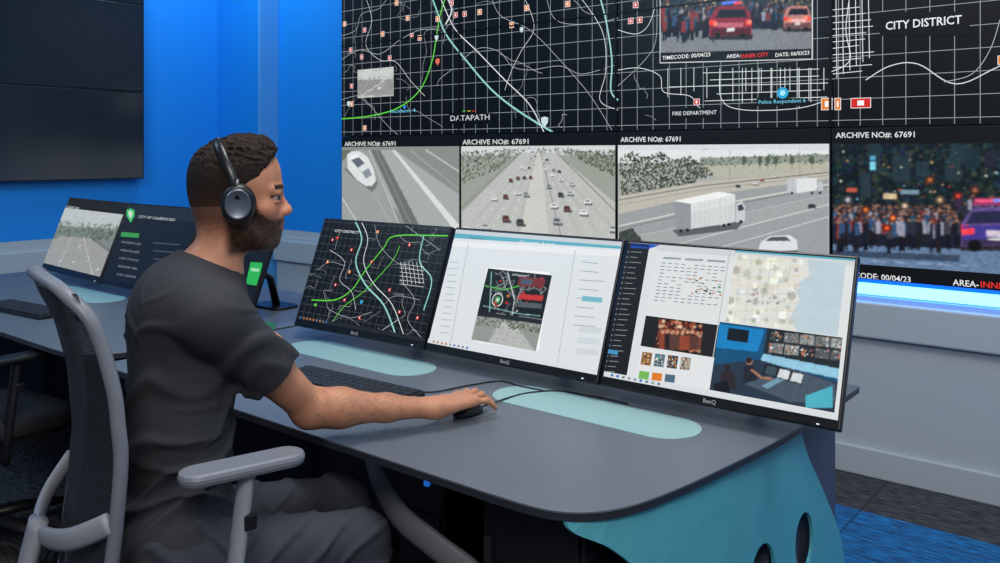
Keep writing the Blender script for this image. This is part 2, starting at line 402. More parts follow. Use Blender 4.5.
c.disc(405,107,2.6,(50,150,230),8); shield(545,122,11); shield(349,104,7); shield(438,62,8,(225,110,80)); shield(437,38,7); shield(522,30,6)
c.poly([(757,98),(808,98),(808,106),(757,106)],(6,9,12),5)
c.text('Police Respondent 6',759,104,806,3.8,(120,210,240),8)
c.text('Incident 4',391,113,416,3.4,(120,210,240),8)
c.poly([(449,113),(494,113),(494,124),(449,124)],(6,9,12),6)
c.text('DATAPATH',451,121,490,5.4,(215,220,222),8)
for q,cl in enumerate([(90,200,90),(230,200,60),(220,70,60)]): c.line([(463+q*5,111),(466+q*5,111)],1,cl,8)
c.poly([(670,108),(720,108),(720,118),(670,118)],(6,9,12),6)
c.text('FIRE DEPARTMENT',673,115.5,717,3.8,(230,235,238),8)
c.poly([(880,12),(970,12),(970,36),(880,36)],(6,9,12),7)
c.text('CITY DISTRICT',886,30,962,8,(235,238,240),8,True)
c.begin(); c.poly([(357,69),(395,68),(395,96),(357,97)],(190,194,190),1)
c.poly([(358,80),(394,79),(394,95),(358,96)],(150,152,148),8)
c.poly([(358,70),(394,69),(394,79),(358,80)],(196,200,196),8); c.scatter([(358,78),(394,77),(394,84),(358,85)],26,[(70,80,66),(95,100,88)],1.5,3,L=9)
c.line([(362,96),(385,80)],1,(230,230,230),9); c.box(380,88,5,3,(240,240,240),9)
c.end([(358,70),(394,69),(394,96),(358,97)],50,36,1,L=8)
c.poly([(660,-60),(813.3,-60),(813.3,59.5),(660,63.5)],(200,206,208),7)
c.begin()
c.poly([(600,-78),(872,-78),(872,69),(600,73)],(40,52,60),8)
c.poly([(661,32),(812,28),(812,49),(661,53)],(128,132,138),9)
c.scatter([(661,-40),(812,-40),(812,14),(661,16)],700,[(36,56,56),(20,30,40),(80,90,76),(110,80,60),(60,80,110),(160,140,110)],1.6,5,L=10)
def people(x0,x1,y0,y1,n,h0,h1,L0):
    for q in range(n):
        x=random.uniform(x0,x1); y=random.uniform(y0,y1); h=random.uniform(h0,h1); w=h*.19; cl=random.choice([(26,34,52),(50,80,120),(130,50,50),(150,150,166),(36,30,40),(20,24,34),(60,60,70),(30,80,100),(40,44,56),(24,28,40)])
        L=L0+int((y-y0)/(y1-y0+.01)*5); j=lambda a:random.uniform(-a,a)
        c.poly([(x-w/2+j(.5),y+h*.03),(x+j(.4),y-h*.02),(x+w/2+j(.5),y+h*.03),(x+w*.55+j(.6),y+h*.5),(x-w*.55+j(.6),y+h*.5)],cl,L); c.poly([(x-w*.4,y+h*.5),(x+w*.4,y+h*.5),(x+w*.4+j(1),y+h),(x+w*.05,y+h),(x,y+h*.6),(x-w*.05,y+h),(x-w*.4+j(1),y+h)],random.choice([(18,20,32),(26,32,50),(30,26,30)]),L); c.disc(x+j(.4),y-h*.055,h*.052,random.choice([(150,110,90),(120,86,70),(44,32,32),(70,50,46)]),L)
people(662,722,6,22,90,16,22,11); people(748,790,4,14,50,13,19,11)
def suv(c,x,y,w,h,col,L):
    c.poly([(x-2,y+h*.86),(x+w+2,y+h*.84),(x+w,y+h),(x,y+h)],(40,42,46),L)
    c.poly([(x,y+h*.38),(x+w*.15,y+h*.05),(x+w*.3,y-h*.0),(x+w*.85,y),(x+w*.96,y+h*.35),(x+w,y+h*.5),(x+w,y+h*.85),(x,y+h*.9)],col,L)
    c.poly([(x+w*.03,y+h*.66),(x+w*.97,y+h*.64),(x+w*.97,y+h*.86),(x+w*.03,y+h*.88)],tuple(v*.6 for v in col),L+1)
    c.poly([(x+w*.14,y+h*.36),(x+w*.24,y+h*.1),(x+w*.84,y+h*.1),(x+w*.90,y+h*.34)],(22,26,36),L+1)
    for q in (.15,.75): c.disc(x+w*q+w*.04,y+h*.88,w*.08,(12,12,14),L+1)
    c.poly([(x,y+h*.42),(x+w*.16,y+h*.42),(x+w*.14,y+h*.56),(x,y+h*.56)],(255,60,50),L+1)
    c.poly([(x+w*.84,y+h*.42),(x+w,y+h*.44),(x+w,y+h*.56),(x+w*.86,y+h*.56)],(255,60,50),L+1)
    c.poly([(x+w*.2,y+h*.5),(x+w*.8,y+h*.5),(x+w*.8,y+h*.62),(x+w*.2,y+h*.62)],tuple(min(255,v+60) for v in col),L+1)
    c.box(x+w*.5,y+h*.7,w*.2,h*.09,(230,230,225),L+2)
suv(c,710,6,42,34,(140,42,60),18); suv(c,784,6,28,26,(190,130,124),18); c.box(730,3,18,3,(90,130,255),20); c.box(738,3,8,3,(255,80,90),21)
for bx,by in ((716,24),(750,22),(790,20),(806,18)): c.disc(bx,by,2.4,(255,140,110),21)
c.end([(661,-40),(812,-40),(812,49),(661,53)],260,160,2,.14,L=9,cell=3)
c.ab([c.m(661,-75),c.m(812,-75),c.m(812,-40),c.m(661,-40)],(30,40,46),8)
c.poly([(661,53),(812,49),(812,58.6),(661,62.5)],(14,16,18),12)
c.text('TIMECODE: 00/04/23',663,60,711,3.8,(235,235,235),13,True)
c.text('AREA:',727,58.5,741,3.8,(235,235,235),13,True); c.text('INNER CITY',742,58.3,769,3.8,(235,50,40),13,True)
c.text('DATE: 06/03/23',776,57,810,3.8,(235,235,235),13,True)
c.build('map_display',vw,base,1.0,'black city map with grid, roads, badges and an inset picture')
# ---- camera feeds
def feed(k):
    cc=vcanvas(k*PW+G,G,(k+1)*PW-G,PB0-G)
    cc.ab([(k*PW,0),((k+1)*PW,0),((k+1)*PW,PB0),(k*PW,PB0)],(12,14,16),0)
    cc.clip=(k*PW+.008,.03,(k+1)*PW-.008,PB0-.07)
    cc.begin(); return cc
def car(c,x,y,w,col=(235,235,235),L=5):
    c.box(x+w*.1,y+w*.26,w*1.15,w*.3,(96,100,100),L); c.box(x,y+w*.06,w,w*.46,col,L+1); c.box(x,y-w*.14,w*.78,w*.3,tuple(v*.92 for v in col),L+1); c.box(x,y-w*.06,w*.66,w*.14,tuple(v*.42 for v in col),L+2); c.box(x,y+w*.22,w*.9,w*.1,tuple(v*.6 for v in col),L+2)
NX,NY=400,224
c=feed(0); 
c.poly([(335,140),(465,140),(465,240),(335,240)],(140,147,142),1)
c.poly([(341,150),(395,150),(460,195),(460,235),(420,235)],(170,176,172),3)
c.poly([(341,150),(371,150),(404,235),(341,235)],(158,164,160),3)
c.poly([(371,150),(380,150),(424,235),(410,235)],(112,118,114),4); c.line([(376,150),(416,235)],1.4,(150,154,150),5); c.line([(380,150),(424,235)],.8,(84,90,86),5)
c.poly([(392,150),(395,150),(462,228),(456,232)],(222,226,223),4)
c.line([(341,196),(366,236)],1.4,(232,234,232),4); c.line([(369,150),(404,236)],1.1,(222,225,222),5)
c.line([(350,150),(398,236)],.7,(198,202,198),4); c.line([(426,150),(460,172)],1.4,(222,225,222),4)
c.line([(410,150),(460,190)],.7,(198,202,198),4)
for q in range(9): c.line([(380+q*4.6,158+q*8.6),(385+q*4.6,157+q*8.6)],.7,(92,98,94),5)
c.poly([(341,150),(356,150),(341,162)],(105,116,100),4)
c.poly([(343,168),(356,180),(372,192),(376,188),(378,182),(370,172)],(116,122,120),6)
c.poly([(347,155),(352,151),(359,151),(368,157),(374,170),(376,181),(372,186),(366,186),(357,180),(348,169)],(226,230,230),7)
c.poly([(349,157),(356,154),(366,161),(360,167)],(246,248,248),8)
c.poly([(351,160),(359,157),(365,163),(358,168)],(100,112,120),9); c.poly([(362,172),(369,168),(372,175),(366,179)],(140,150,156),9); c.line([(358,168),(370,182)],.6,(180,186,188),10)
c.end(None,NX,NY,5,.04,low=.05,cell=3); c.clip=c.rect; c.text('ARCHIVE NO#: 67691',345,146,396,4.2,(225,228,228),8,True); c.build('camera_feed',vw,base,.95,'traffic camera picture of a white car by a barrier')
c=feed(1)
c.poly([(455,140),(620,140),(620,245),(455,245)],(160,165,155),1)
c.poly([(455,140),(620,140),(620,155),(455,155)],(216,222,222),3)
c.scatter([(462,151),(518,150),(500,168),(462,184)],420,[(96,106,90),(118,124,106),(80,90,78),(140,144,132)],1.4,3.6,L=3)
c.scatter([(560,150),(618,150),(618,178),(590,165)],420,[(88,98,82),(110,118,100),(70,80,70),(150,150,136)],1.4,3.6,L=3)
c.scatter([(500,148),(580,148),(580,154),(500,155)],200,[(100,112,102),(130,138,128),(160,166,160)],1.2,3,L=3)
c.poly([(522,153),(556,153),(618,205),(618,240),(462,240),(462,212)],(192,194,190),4)
c.poly([(534,153),(541,153),(549,240),(520,240)],(208,208,202),5)
c.line([(541,153),(562,240)],1.1,(130,132,128),6); c.line([(557,153),(618,214)],1.4,(136,130,122),6); c.line([(520,153),(462,208)],1.4,(142,140,132),6)
for q in (.25,.5,.75):
    for t in range(10):
        y=157+t*8.4; xa=541+(y-152)*.12+q*(y-152)*.95; c.line([(xa,y),(xa+2,y+3)],.6,(238,238,236),6)
        xb=536-(y-152)*.12-q*(y-152)*.9; c.line([(xb,y),(xb-2,y+3)],.6,(238,238,236),6)
for q in (.12,.37,.62,.87): c.line([(536,154),(536-80*(.12+.9*q),232)],2.5,(184,186,182),5); c.line([(541,154),(541+80*(.12+.95*q),232)],2.5,(184,186,182),5)
for lane in range(8):
    q=[.12,.37,.62,.87][lane%4]; t=random.uniform(2,8)
    while t<78:
        y=152+t; xx=(536-t*(.12+.9*q)) if lane<4 else (541+t*(.12+.95*q)); wd=2+.155*t
        car(c,xx+random.uniform(-.5,.5),y,wd,random.choice([(240,242,242),(84,88,90),(200,204,206),(238,240,236),(120,84,78),(160,166,170)]),7+int(t/10)*3)
        t+=wd*random.uniform(1.3,3.4)+1.5
c.end(None,NX,NY,2,.05,low=.06,cell=3); c.clip=c.rect; c.text('ARCHIVE NO#: 67691',463,144.5,529,4.8,(225,228,228),8,True); c.build('camera_feed',vw,base,.95,'traffic camera picture of a busy motorway')
c=feed(2)
c.poly([(615,135),(835,135),(835,165),(615,170)],(218,225,230),1)
c.poly([(615,150),(835,150),(835,165),(615,170)],(230,234,234),2)
c.poly([(615,164),(835,160),(835,260),(615,260)],(176,178,172),3)
c.poly([(700,166),(835,161),(835,172),(720,178)],(186,186,168),4)
c.poly([(700,158),(835,154),(835,163),(700,166)],(150,160,150),3)
c.scatter([(700,157),(835,153),(835,163),(700,167)],260,[(110,122,110),(140,150,136),(90,100,90)],1.2,3,L=4)
c.scatter([(619,158),(632,151),(645,157),(660,152),(674,160),(690,156),(706,166),(714,174),(690,184),(622,196)],1300,[(58,68,56),(82,90,74),(36,46,40),(104,112,92),(70,80,64)],1.2,3.2,L=5)
for tx in (744,760,768,776,792,812): c.disc(tx,160,2.6,(84,98,80),5,ry=4.5); c.line([(tx,163),(tx,169)],.5,(90,84,74),5)
c.poly([(619,196),(700,182),(835,170),(835,182),(690,200),(619,214)],(194,190,178),5)
c.poly([(619,214),(700,196),(835,178),(835,255),(619,255)],(160,164,166),5)
c.poly([(619,240),(831,196),(835,206),(619,256)],(168,172,173),5)
c.line([(619,226),(720,204),(831,184)],1.4,(222,220,212),6); c.line([(619,229),(720,207),(831,186)],.8,(112,112,106),6); c.line([(640,254),(831,204)],.8,(228,228,224),6); c.line([(690,256),(831,216)],.8,(222,222,219),6); c.line([(619,240),(831,194)],.6,(206,206,202),6)
c.line([(619,200),(700,186),(831,172)],1,(96,94,86),6); c.line([(619,205),(700,190),(831,175)],.5,(124,122,114),6)
def TX(P): return [(674+(x-670)*.86,y*.94+13) for x,y in P]
c.poly(TX([(668,231),(752,220),(744,230),(676,238)]),(98,100,104),7)
c.poly(TX([(670,200),(724,191),(741,193),(741,222),(722,227),(672,230)]),(205,208,208),8)
c.poly(TX([(670,200),(690,203),(690,230),(672,230)]),(150,155,160),9); c.poly(TX([(690,203),(741,193),(741,222),(690,230)]),(214,218,219),9); c.poly(TX([(690,203),(741,193),(741,203),(690,212)]),(224,228,229),10)
c.poly(TX([(670,200),(722,190),(741,193),(690,203)]),(246,247,247),11)
for q in range(8): c.line(TX([(694+q*6,203-q*1.2),(694+q*6,229-q*1.2)]),.35,(196,200,202),11)
c.poly(TX([(742,203),(749,200),(753,206),(753,221),(742,223)]),(206,210,214),9); c.poly(TX([(744,205),(749,203),(752,209),(745,211)]),(60,70,80),10)
for wx,wy in TX([(678,232),(686,231),(728,226),(734,225),(748,222)]): c.disc(wx,wy,2.0,(36,38,40),10)
c.line(TX([(692,230),(724,226)]),1.4,(76,78,80),9)
c.poly([(786,180),(803,177),(817,178),(817,190),(803,193),(788,193)],(196,200,204),8); c.poly([(796,179),(817,178),(817,190),(797,193)],(228,231,231),9); c.poly([(818,182),(822,181),(824,190),(818,191)],(200,203,206),9)
for wx in (792,812,820): c.disc(wx,193,1.5,(50,52,54),10)
c.poly([(757,253),(761,242),(770,236),(790,235),(797,240),(798,252)],(226,229,231),8); c.poly([(765,241),(771,237),(786,236.5),(791,241)],(84,94,100),9); c.poly([(757,252),(798,250),(798,256),(757,256)],(100,104,108),8)
car(c,755,183,6,(230,230,230)); car(c,812,206,8,(80,84,88)); car(c,738,186,5,(70,70,74)); car(c,775,176,4,(220,222,222)); car(c,762,180,4,(180,100,80))
c.poly([(619,232),(632,228),(642,240),(640,256),(619,256)],(66,74,72),8); c.scatter([(619,232),(632,228),(642,240),(640,256),(619,256)],100,[(50,60,50),(84,94,80)],1.5,4,L=9)
for px_ in (703,730,800): c.line([(px_,150),(px_,180)],.5,(126,126,122),7)
c.line([(703,150),(709,149)],.5,(126,126,122),7)
c.end(None,NX+60,NY+40,2,.04,low=.06,cell=3); c.clip=c.rect; c.text('ARCHIVE NO#: 67691',621,142,681,4.8,(235,238,238),8,True); c.build('camera_feed',vw,base,.95,'traffic camera picture of a white lorry on a motorway')
c=feed(3)
c.poly([(825,130),(1200,110),(1200,330),(825,330)],(14,26,32),1)
c.poly([(830,244),(1190,258),(1190,330),(830,280)],(100,124,156),3)
c.poly([(830,250),(960,255),(960,262),(830,256)],(56,72,96),4)
c.scatter([(834,140),(1140,125),(1140,230),(834,216)],1900,[(14,34,40),(20,52,60),(8,18,24),(32,50,40),(52,56,48),(26,36,58)],2,6,L=3)
for q in range(8): c.box(random.uniform(850,1000),random.uniform(150,190),random.uniform(8,20),random.uniform(14,30),random.choice([(24,44,54),(36,54,62),(30,34,50)]),4)
c.scatter([(834,150),(1000,146),(1140,150),(1140,200),(834,200)],70,[(210,170,120),(110,170,200),(200,80,60),(210,210,190)],.8,2.2,L=5)
c.box(873,166,5,8,(130,215,240),5); c.box(873,158,5,4,(90,170,210),5); c.box(890,196,12,5,(215,190,150),5); c.box(852,190,10,4,(190,90,70),5); c.box(910,192,16,4,(120,150,170),5)
for bx,by,bc in ((893,218,(255,130,70)),(887,228,(250,90,50)),(930,180,(190,110,60)),(975,190,(170,100,80)),(958,196,(215,70,60)),(940,200,(220,180,140)),(905,206,(235,205,175)),(866,210,(230,120,60)),(848,200,(190,190,210))):
    c.disc(bx,by,4.2,tuple(v*.4 for v in bc),14); c.disc(bx,by,1.9,bc,15)
people(834,958,207,224,260,20,30,6); people(958,1080,196,206,90,18,24,6)
c.scatter([(834,204),(958,205),(958,214),(834,212)],120,[(120,86,70),(90,66,60),(40,36,40),(150,110,90)],1.6,3,L=13)
suv(c,961,207,72,44,(100,78,140),16)
c.poly([(962,226),(1034,224),(1034,236),(962,240)],(64,56,140),18); c.poly([(972,212),(1020,210),(1026,222),(966,224)],(36,40,70),18)
c.poly([(975,198),(1012,198),(1014,205),(972,206)],(150,56,104),16); c.line([(976,201),(992,200.6)],2.5,(255,90,130),17); c.line([(994,200.6),(1010,200)],2.5,(130,160,255),17); c.box(998,234,18,6,(220,205,222),20)
c.poly([(962,229),(974,228),(974,234),(962,235)],(255,70,80),20); c.poly([(955,200),(961,198),(961,206),(955,206)],(60,40,70),15)
for q in range(6): c.line([(850+q*22,260+q),(864+q*22,261+q)],1,(140,160,188),5)
c.end(None,NX,NY,4,.10,low=.2,cell=4)
c.clip=c.rect
c.poly([(832,262),(1140,284),(1140,310),(832,310)],(12,14,16),7)
c.text('TIMECODE: 00/04/23',838,276,911,5.6,(230,232,232),10,True); c.text('AREA-',953,285,979,6,(230,232,232),10,True); c.text('INNER CITY',981,287,1036,6,(235,50,40),10,True)
c.text('ARCHIVE NO#: 67691',836,138,915,5.4,(225,228,228),8,True); c.build('camera_feed',vw,base,1.0,'night street camera picture of a crowd and a car')
c=vcanvas(4*PW+G,G,5*PW-G,PB0-G); c.ab([(4*PW,0),(5*PW,0),(5*PW,PB0),(4*PW,PB0)],(26,36,46),1)
for i in range(120):
    a=4*PW+random.uniform(.03,1.0); b=random.uniform(.08,.5); r=random.uniform(.01,.03); cl=random.choice([(50,80,90),(120,90,60),(30,40,60),(160,160,170)])
    c.ab([(a-r,b-r),(a+r,b-r),(a+r,b+r),(a-r,b+r)],cl,3)
c.build('camera_feed',vw,base,.9)
# ---------------------------------------------------------------- left wall display
dw=thing('wall_display','switched-off dark glossy stacked display panels mounted on blue wall','display',(XL+.06,2.4,1.18))
tvm=mat('dark_glass',(16,30,42),.18,noise=.1,spec=1.0)
for r in range(3):
    for k in range(2):
        y1=3.03-k*1.076-2.4; z0=r*.605
        add('display_panel',boxm((-.03,y1-1.074,z0+.001),(.03,y1,z0+.603),.003),bez,dw)
        add('glass_screen',boxm((.0295,y1-1.066,z0+.009),(.0315,y1-.008,z0+.595)),tvm,dw)
add('mounting_bracket',boxm((-.06,-1.4,.1),(-.03,.5,1.7)),bez,dw)
# ---------------------------------------------------------------- desks
DZ=.74
topm=mat('slate_laminate',(98,106,116),.42,noise=.05,nscale=60,spec=.5)
edgem=mat('desk_edge_dark',(46,51,60),.4,noise=.05)
tealm=mat('teal_laminate',(96,190,206),.45,noise=.03)
padm=mat('pale_teal_laminate',(146,184,184),.5,noise=.03)
darkm=mat('charcoal_panel',(32,36,44),.5,noise=.1)
greym=mat('blue_grey_panel',(84,94,116),.5,noise=.05)
lgrey=mat('light_grey_plastic',(158,163,172),.45,noise=.04)
def desk(xr,xl,label):
    d=thing('console_desk',label,'desk',((xr+xl)/2,1.7,0),group='control room console desks'); b=np.array([(xr+xl)/2,1.7])
    P=[(xl,1.19),(xr-.31,1.19),(xr-.225,1.193),(xr-.17,1.203),(xr-.125,1.230),(xr-.088,1.278),(xr-.060,1.36),(xr-.034,1.52),(xr-.008,1.78),(xr,2.0),(xr,2.36),(xl,2.36)]
    P2=[P[0]]+[tuple(q) for q in crom(P[1:11],5)]+[P[11]]
    Q=[(p[0]-b[0],p[1]-b[1]) for p in P2]
    add('worktop',prism(Q,DZ-.005,DZ,.0015),topm,d)
    add('worktop_edge',prism([(q[0]*.9985,q[1]*.998) for q in Q],DZ-.018,DZ-.005),edgem,d)
    return d,b
dk,b=desk(-.70,-2.50,'long slate-grey console desk with rounded corner and teal end panel')
def hatch(d,b,x0,x1):
    add('cable_hatch',prism([(p[0]-b[0],p[1]-b[1]) for p in stadium(x0,x1,1.645,1.81)],DZ-.001,DZ+.0015,.0005),padm,d,label='pale teal oval cover')
hatch(dk,b,-2.28,-1.68); hatch(dk,b,-1.42,-.855)
def holepanel(outer,holes,xf,thick):
    bm=bmesh.new(); edges=[]
    for loop in [outer]+holes:
        vs=[bm.verts.new((0,p[0],p[1])) for p in loop]; edges+=[bm.edges.new((vs[i-1],vs[i])) for i in range(len(vs))]
    bmesh.ops.triangle_fill(bm,use_beauty=True,use_dissolve=False,edges=edges)
    bmesh.ops.subdivide_edges(bm,edges=[e for e in bm.edges if not e.is_boundary and e.calc_length()>.06],cuts=4)
    bmesh.ops.triangulate(bm,faces=bm.faces[:])
    e=bmesh.ops.extrude_face_region(bm,geom=bm.faces[:])
    for v in [g for g in e['geom'] if isinstance(g,bmesh.types.BMVert)]: v.co.x-=thick
    bmesh.ops.recalc_face_normals(bm,faces=bm.faces[:])
    for v in bm.verts: v.co.x+=xf(v.co.y)
    me=bpy.data.meshes.new('h'); bm.to_mesh(me); bm.free(); return me
def oval(cy,cz,ry,rz,tilt=0,n=24):
    out=[]
    for i in range(n):
        a=2*math.pi*i/n; y=ry*math.cos(a); z=rz*math.sin(a); out.append((cy+y*math.cos(tilt)-z*math.sin(tilt),cz+y*math.sin(tilt)+z*math.cos(tilt)))
    return out
tl=1.7
outer=[tuple(p) for p in crom([(1.215,.721),(1.225,.70),(1.28,.665),(1.34,.60),(1.385,.48),(1.41,.25),(1.42,.03)],6)]+[(2.34,.03)]+[tuple(p) for p in crom([(2.34,.2),(2.28,.36),(2.15,.52),(2.04,.64),(1.99,.721)],6)]
outer+=[(y,.721) for y in np.arange(1.96,1.23,-.03)]
outer=[(p[0]-tl,p[1]) for p in outer]
XF=lambda y: ip(y+tl,[1.19,1.22,1.26,1.32,1.42,1.6,2.0],[-.895,-.84,-.805,-.780,-.758,-.738,-.725])-b[0]
add('end_panel',holepanel(outer,[oval(2.02-tl,.440,.056,.070,.25),oval(1.79-tl,.445,.060,.070,.3)],XF,.008),tealm,dk,smooth=False,label='curved teal side panel with oval cut-outs')
add('support_panel',boxm((-.80-b[0],1.88-tl,0),(-.757-b[0],2.34-tl,.721),.003),greym,dk,label='blue-grey rear upright')
add('support_panel',boxm((-.85-b[0],1.46-tl,0),(-.81-b[0],1.88-tl,.715),.003),darkm,dk)
add('back_panel',boxm((-2.48-b[0],2.30-tl,.02),(-.80-b[0],2.33-tl,.719),.002),darkm,dk)
add('modesty_panel',boxm((-2.48-b[0],1.95-tl,.1),(-.86-b[0],1.97-tl,.719),.002),darkm,dk)
add('cable_tray',boxm((-2.4-b[0],1.5-tl,.60),(-1.10-b[0],1.68-tl,.715),.006),darkm,dk)
add('cabinet_body',boxm((-1.10-b[0],1.30-tl,.03),(-.87-b[0],1.9-tl,.70),.004),darkm,dk,label='black storage pedestal')
cd=subthing('cabinet_door',dk,(-.985-b[0],1.29-tl,.37))
add('door_panel',boxm((-.112,-.007,-.32),(.112,.008,.32),.004),mat('black_door',(22,25,31),.35,noise=.1),cd)
add('handle',boxm((-.10,-.022,.10),(-.085,-.007,.24),.003),mat('dark_metal',(70,74,80),.35,metal=.7,noise=.05),cd)
leg=crom([(-1.62,1.46,.60),(-1.54,1.42,.555),(-1.45,1.40,.505),(-1.35,1.42,.455),(-1.26,1.46,.39),(-1.19,1.50,.25),(-1.16,1.52,.02)],6)
add('desk_leg',tubem([(p[0]-b[0],p[1]-tl,p[2]) for p in leg],.018,12,ry=.042,up=(0,0,1)),lgrey,dk,smooth=True,label='curved light grey leg')
dk2,b2=desk(-2.52,-4.75,'slate-grey console desk adjoining another along the row')
hatch(dk2,b2,-4.1,-3.5); hatch(dk2,b2,-3.24,-2.7)
add('support_panel',boxm((-2.6-b2[0],1.5-tl,0),(-2.56-b2[0],2.36-tl,.719),.003),greym,dk2)
add('support_panel',boxm((-4.74-b2[0],1.3-tl,0),(-4.70-b2[0],2.36-tl,.719),.003),greym,dk2)
add('back_panel',boxm((-4.7-b2[0],2.30-tl,.02),(-2.6-b2[0],2.33-tl,.719),.002),darkm,dk2)
add('modesty_panel',boxm((-4.7-b2[0],1.95-tl,.1),(-2.6-b2[0],1.97-tl,.719),.002),darkm,dk2)
pc=thing('computer_tower','black computer tower with small blue light under the desk','computer',(-1.68,1.80,0))
add('case',boxm((-.09,-.1,0),(.09,.13,.52),.006),mat('pc_black',(18,20,24),.4,noise=.1),pc)
add('front_grille',boxm((-.075,-.108,.04),(.075,-.099,.36),.002),darkm,pc)
add('power_light',boxm((.02,-.112,.44),(.035,-.101,.50),.001),mat('blue_power_light',(30,100,200),.4,emit=.8),pc)
# ---------------------------------------------------------------- monitors
TILT=math.radians(21); SH=.375
monb=mat('monitor_black',(14,15,18),.35,noise=.1)
def monitor(bl,br,zb,label):
    bl=np.array(bl+(zb,),float); br=np.array(br+(zb,),float); A=br-bl; w=np.linalg.norm(A); A/=w
    back=np.array([-A[1],A[0],0]); B=back*math.sin(TILT)+np.array([0,0,math.cos(TILT)])
    mid=(bl+br)/2; yaw=math.atan2(A[1],A[0])
    o=thing('monitor',label,'monitor',(mid[0],mid[1]+.0,DZ),yaw,group='monitors along the console desks')
    rx=(-TILT,0,0); zz=zb-DZ
    add('housing',boxm((-w/2+.002,.0,0),(w/2-.002,.022,SH),.004),monb,o,loc=(0,0,zz),rot=rx)
    add('rear_shell',boxm((-w*.3,.02,.08),(w*.3,.05,SH-.07),.012),monb,o,loc=(0,0,zz),rot=rx)
    add('stand_neck',tubem([(0,.30,.008),(0,.27,.12),(0,.135,.20)],.022,12,ry=.012),monb,o,smooth=True)
    add('stand_base',prism([(p[0],p[1]) for p in stadium(-.09,.09,.235,.36,.04)],0.0015,.010,.002),monb,o)
    add('power_button_light',boxm((w/2-.05,-.0016,.006),(w/2-.044,.0,.0085)),mat('white_indicator',(220,230,240),.4,emit=.5),o,loc=(0,0,zz),rot=rx)
    cv=Canvas(bl,A,B,(.008,.022,w-.008,SH-.008),.0026); cv.N=np.cross(A,B); cv.O=bl+cv.N*.0006
    cv.clip=cv.rect; cv.w=w; cv.obj=o
    cv.Minv=(Matrix.Translation(o.location)@Matrix.Rotation(yaw,4,'Z')).inverted()
    return cv
def finish(cv,emit=1,label=None):
    cv.clip=(0,0,cv.w,SH); 
    cv.build('screen_picture',cv.obj,emit=emit,Minv=cv.Minv,label=label)
def brand(cv):
    cv.clip=(0,0,cv.w,SH); V,Fc=textgeo('BenQ',True); i0=len(cv.V); l=lin((150,154,158))
    for v in V: cv.V.append(cv.O+cv.A*(cv.w/2-.016+v[0]*.0135)+cv.B*(.006+v[1]*.0135)+cv.N*.001); cv.C.append(l)
    for f in Fc: cv.F.append(tuple(i0+j for j in f))
def full(cv,col): 
    a0,b0,a1,b1=cv.rect; cv.ab([(a0,b0),(a1,b0),(a1,b1),(a0,b1)],col,0)
def taskbar(cv,col=(32,36,40)):
    a0,b0,a1,b1=cv.rect; cv.ab([(a0,b0),(a1,b0),(a1,b0+.012),(a0,b0+.012)],col,6)
    for i in range(9): cv.ab([(a0+.02+i*.016,b0+.003),(a0+.027+i*.016,b0+.003),(a0+.027+i*.016,b0+.009),(a0+.02+i*.016,b0+.009)],random.choice([(150,160,170),(200,120,60),(60,120,200),(120,130,140)]),7)
m1=monitor((-2.345,1.765),(-1.757,1.785),.785,'black-bezel monitor showing a city road map')
c=m1; full(c,(12,15,18)); a0,b0,a1,b1=c.rect
x=a0
while x<a1: c.line([(x,b0),(x,b1)],.4,(86,92,96),1,raw=True); x+=.0262
z=b0
while z<b1: c.line([(a0,z),(a1,z)],.4,(86,92,96),1,raw=True); z+=.0262
for P,w,col in [
 ([(352,215),(362,238),(356,262),(366,285),(384,305),(396,335),(400,350)],2.4,TE),
 ([(358,215),(368,238),(364,262),(374,284),(392,304),(404,335)],1.2,W1),
 ([(312,300),(335,300),(352,290),(366,270),(384,248),(396,236),(448,236)],1.8,GR),
 ([(330,326),(345,306),(366,290),(392,262),(400,246)],1.1,GR),
 ([(330,250),(345,262),(340,280),(352,292),(356,310)],.6,W1),
 ([(318,270),(330,262),(345,266)],.6,GY),([(375,225),(380,245),(396,262),(415,270)],.6,GY),
 ([(400,280),(415,300),(408,320),(424,340)],.7,GY),([(384,305),(396,296),(420,300)],.6,GY),
 ([(424,236),(420,262),(432,280),(424,310)],1.8,TE),([(330,310),(350,318),(372,312)],.6,GY),
 ([(340,232),(335,250)],.6,GY),([(398,320),(380,332)],.6,W1),([(405,225),(440,250)],.6,GY)]:
    c.line(P,w*.85,col,3,smooth=5)
for _ in range(34): walk(rs.uniform(305,440),rs.uniform(224,345),rs.randint(4,8),rs.uniform(3,6),.34,(300,218,445,348))
for q in range(6): c.line([(404+q*4,284),(401+q*4,262)],.6,W1,3); c.line([(400,264+q*4),(424,267+q*4)],.5,W1,3)
for x,y in [(333,240),(350,272),(372,262),(390,290),(410,245),(345,300),(378,232),(360,318),(328,262),(400,312),(352,250),(336,285),(418,318)]: c.box(x,y,4,4,random.choice([RD,RD,OR]),5); c.box(x,y,1.4,2.2,(240,240,240),6)
c.disc(362,302,2.4,(60,170,220),6); c.box(316,305,5,3,GR,6); c.disc(338,238,2,(240,70,60),6)
c.text('CITY DISTRICT',335,232,360,2.4,(220,225,228),6,True)
taskbar(c); brand(c); finish(c,.95)
m2=monitor((-1.752,1.785),(-1.157,1.792),.785,'black-bezel monitor showing a white web page')
c=m2; full(c,(226,232,236)); a0,b0,a1,b1=c.rect
c.poly([(440,226),(622,238),(621,249),(440,237)],(92,176,196),1)
c.ab([(a0,b1-.012),(a1,b1-.012),(a1,b1),(a0,b1)],(204,212,218),2)
c.poly([(440,240),(621,251),(620,257),(440,245.5)],(240,242,244),2)
c.text('Search',470,239,484,2.5,(60,80,90),4); c.text('Datapath Aetria',520,243,556,2.5,(240,250,252),4)
for q in range(12): c.line([(450-q*.9,262+q*6.4),(459-q*.9,262.6+q*6.4)],.6,(150,160,168),3)
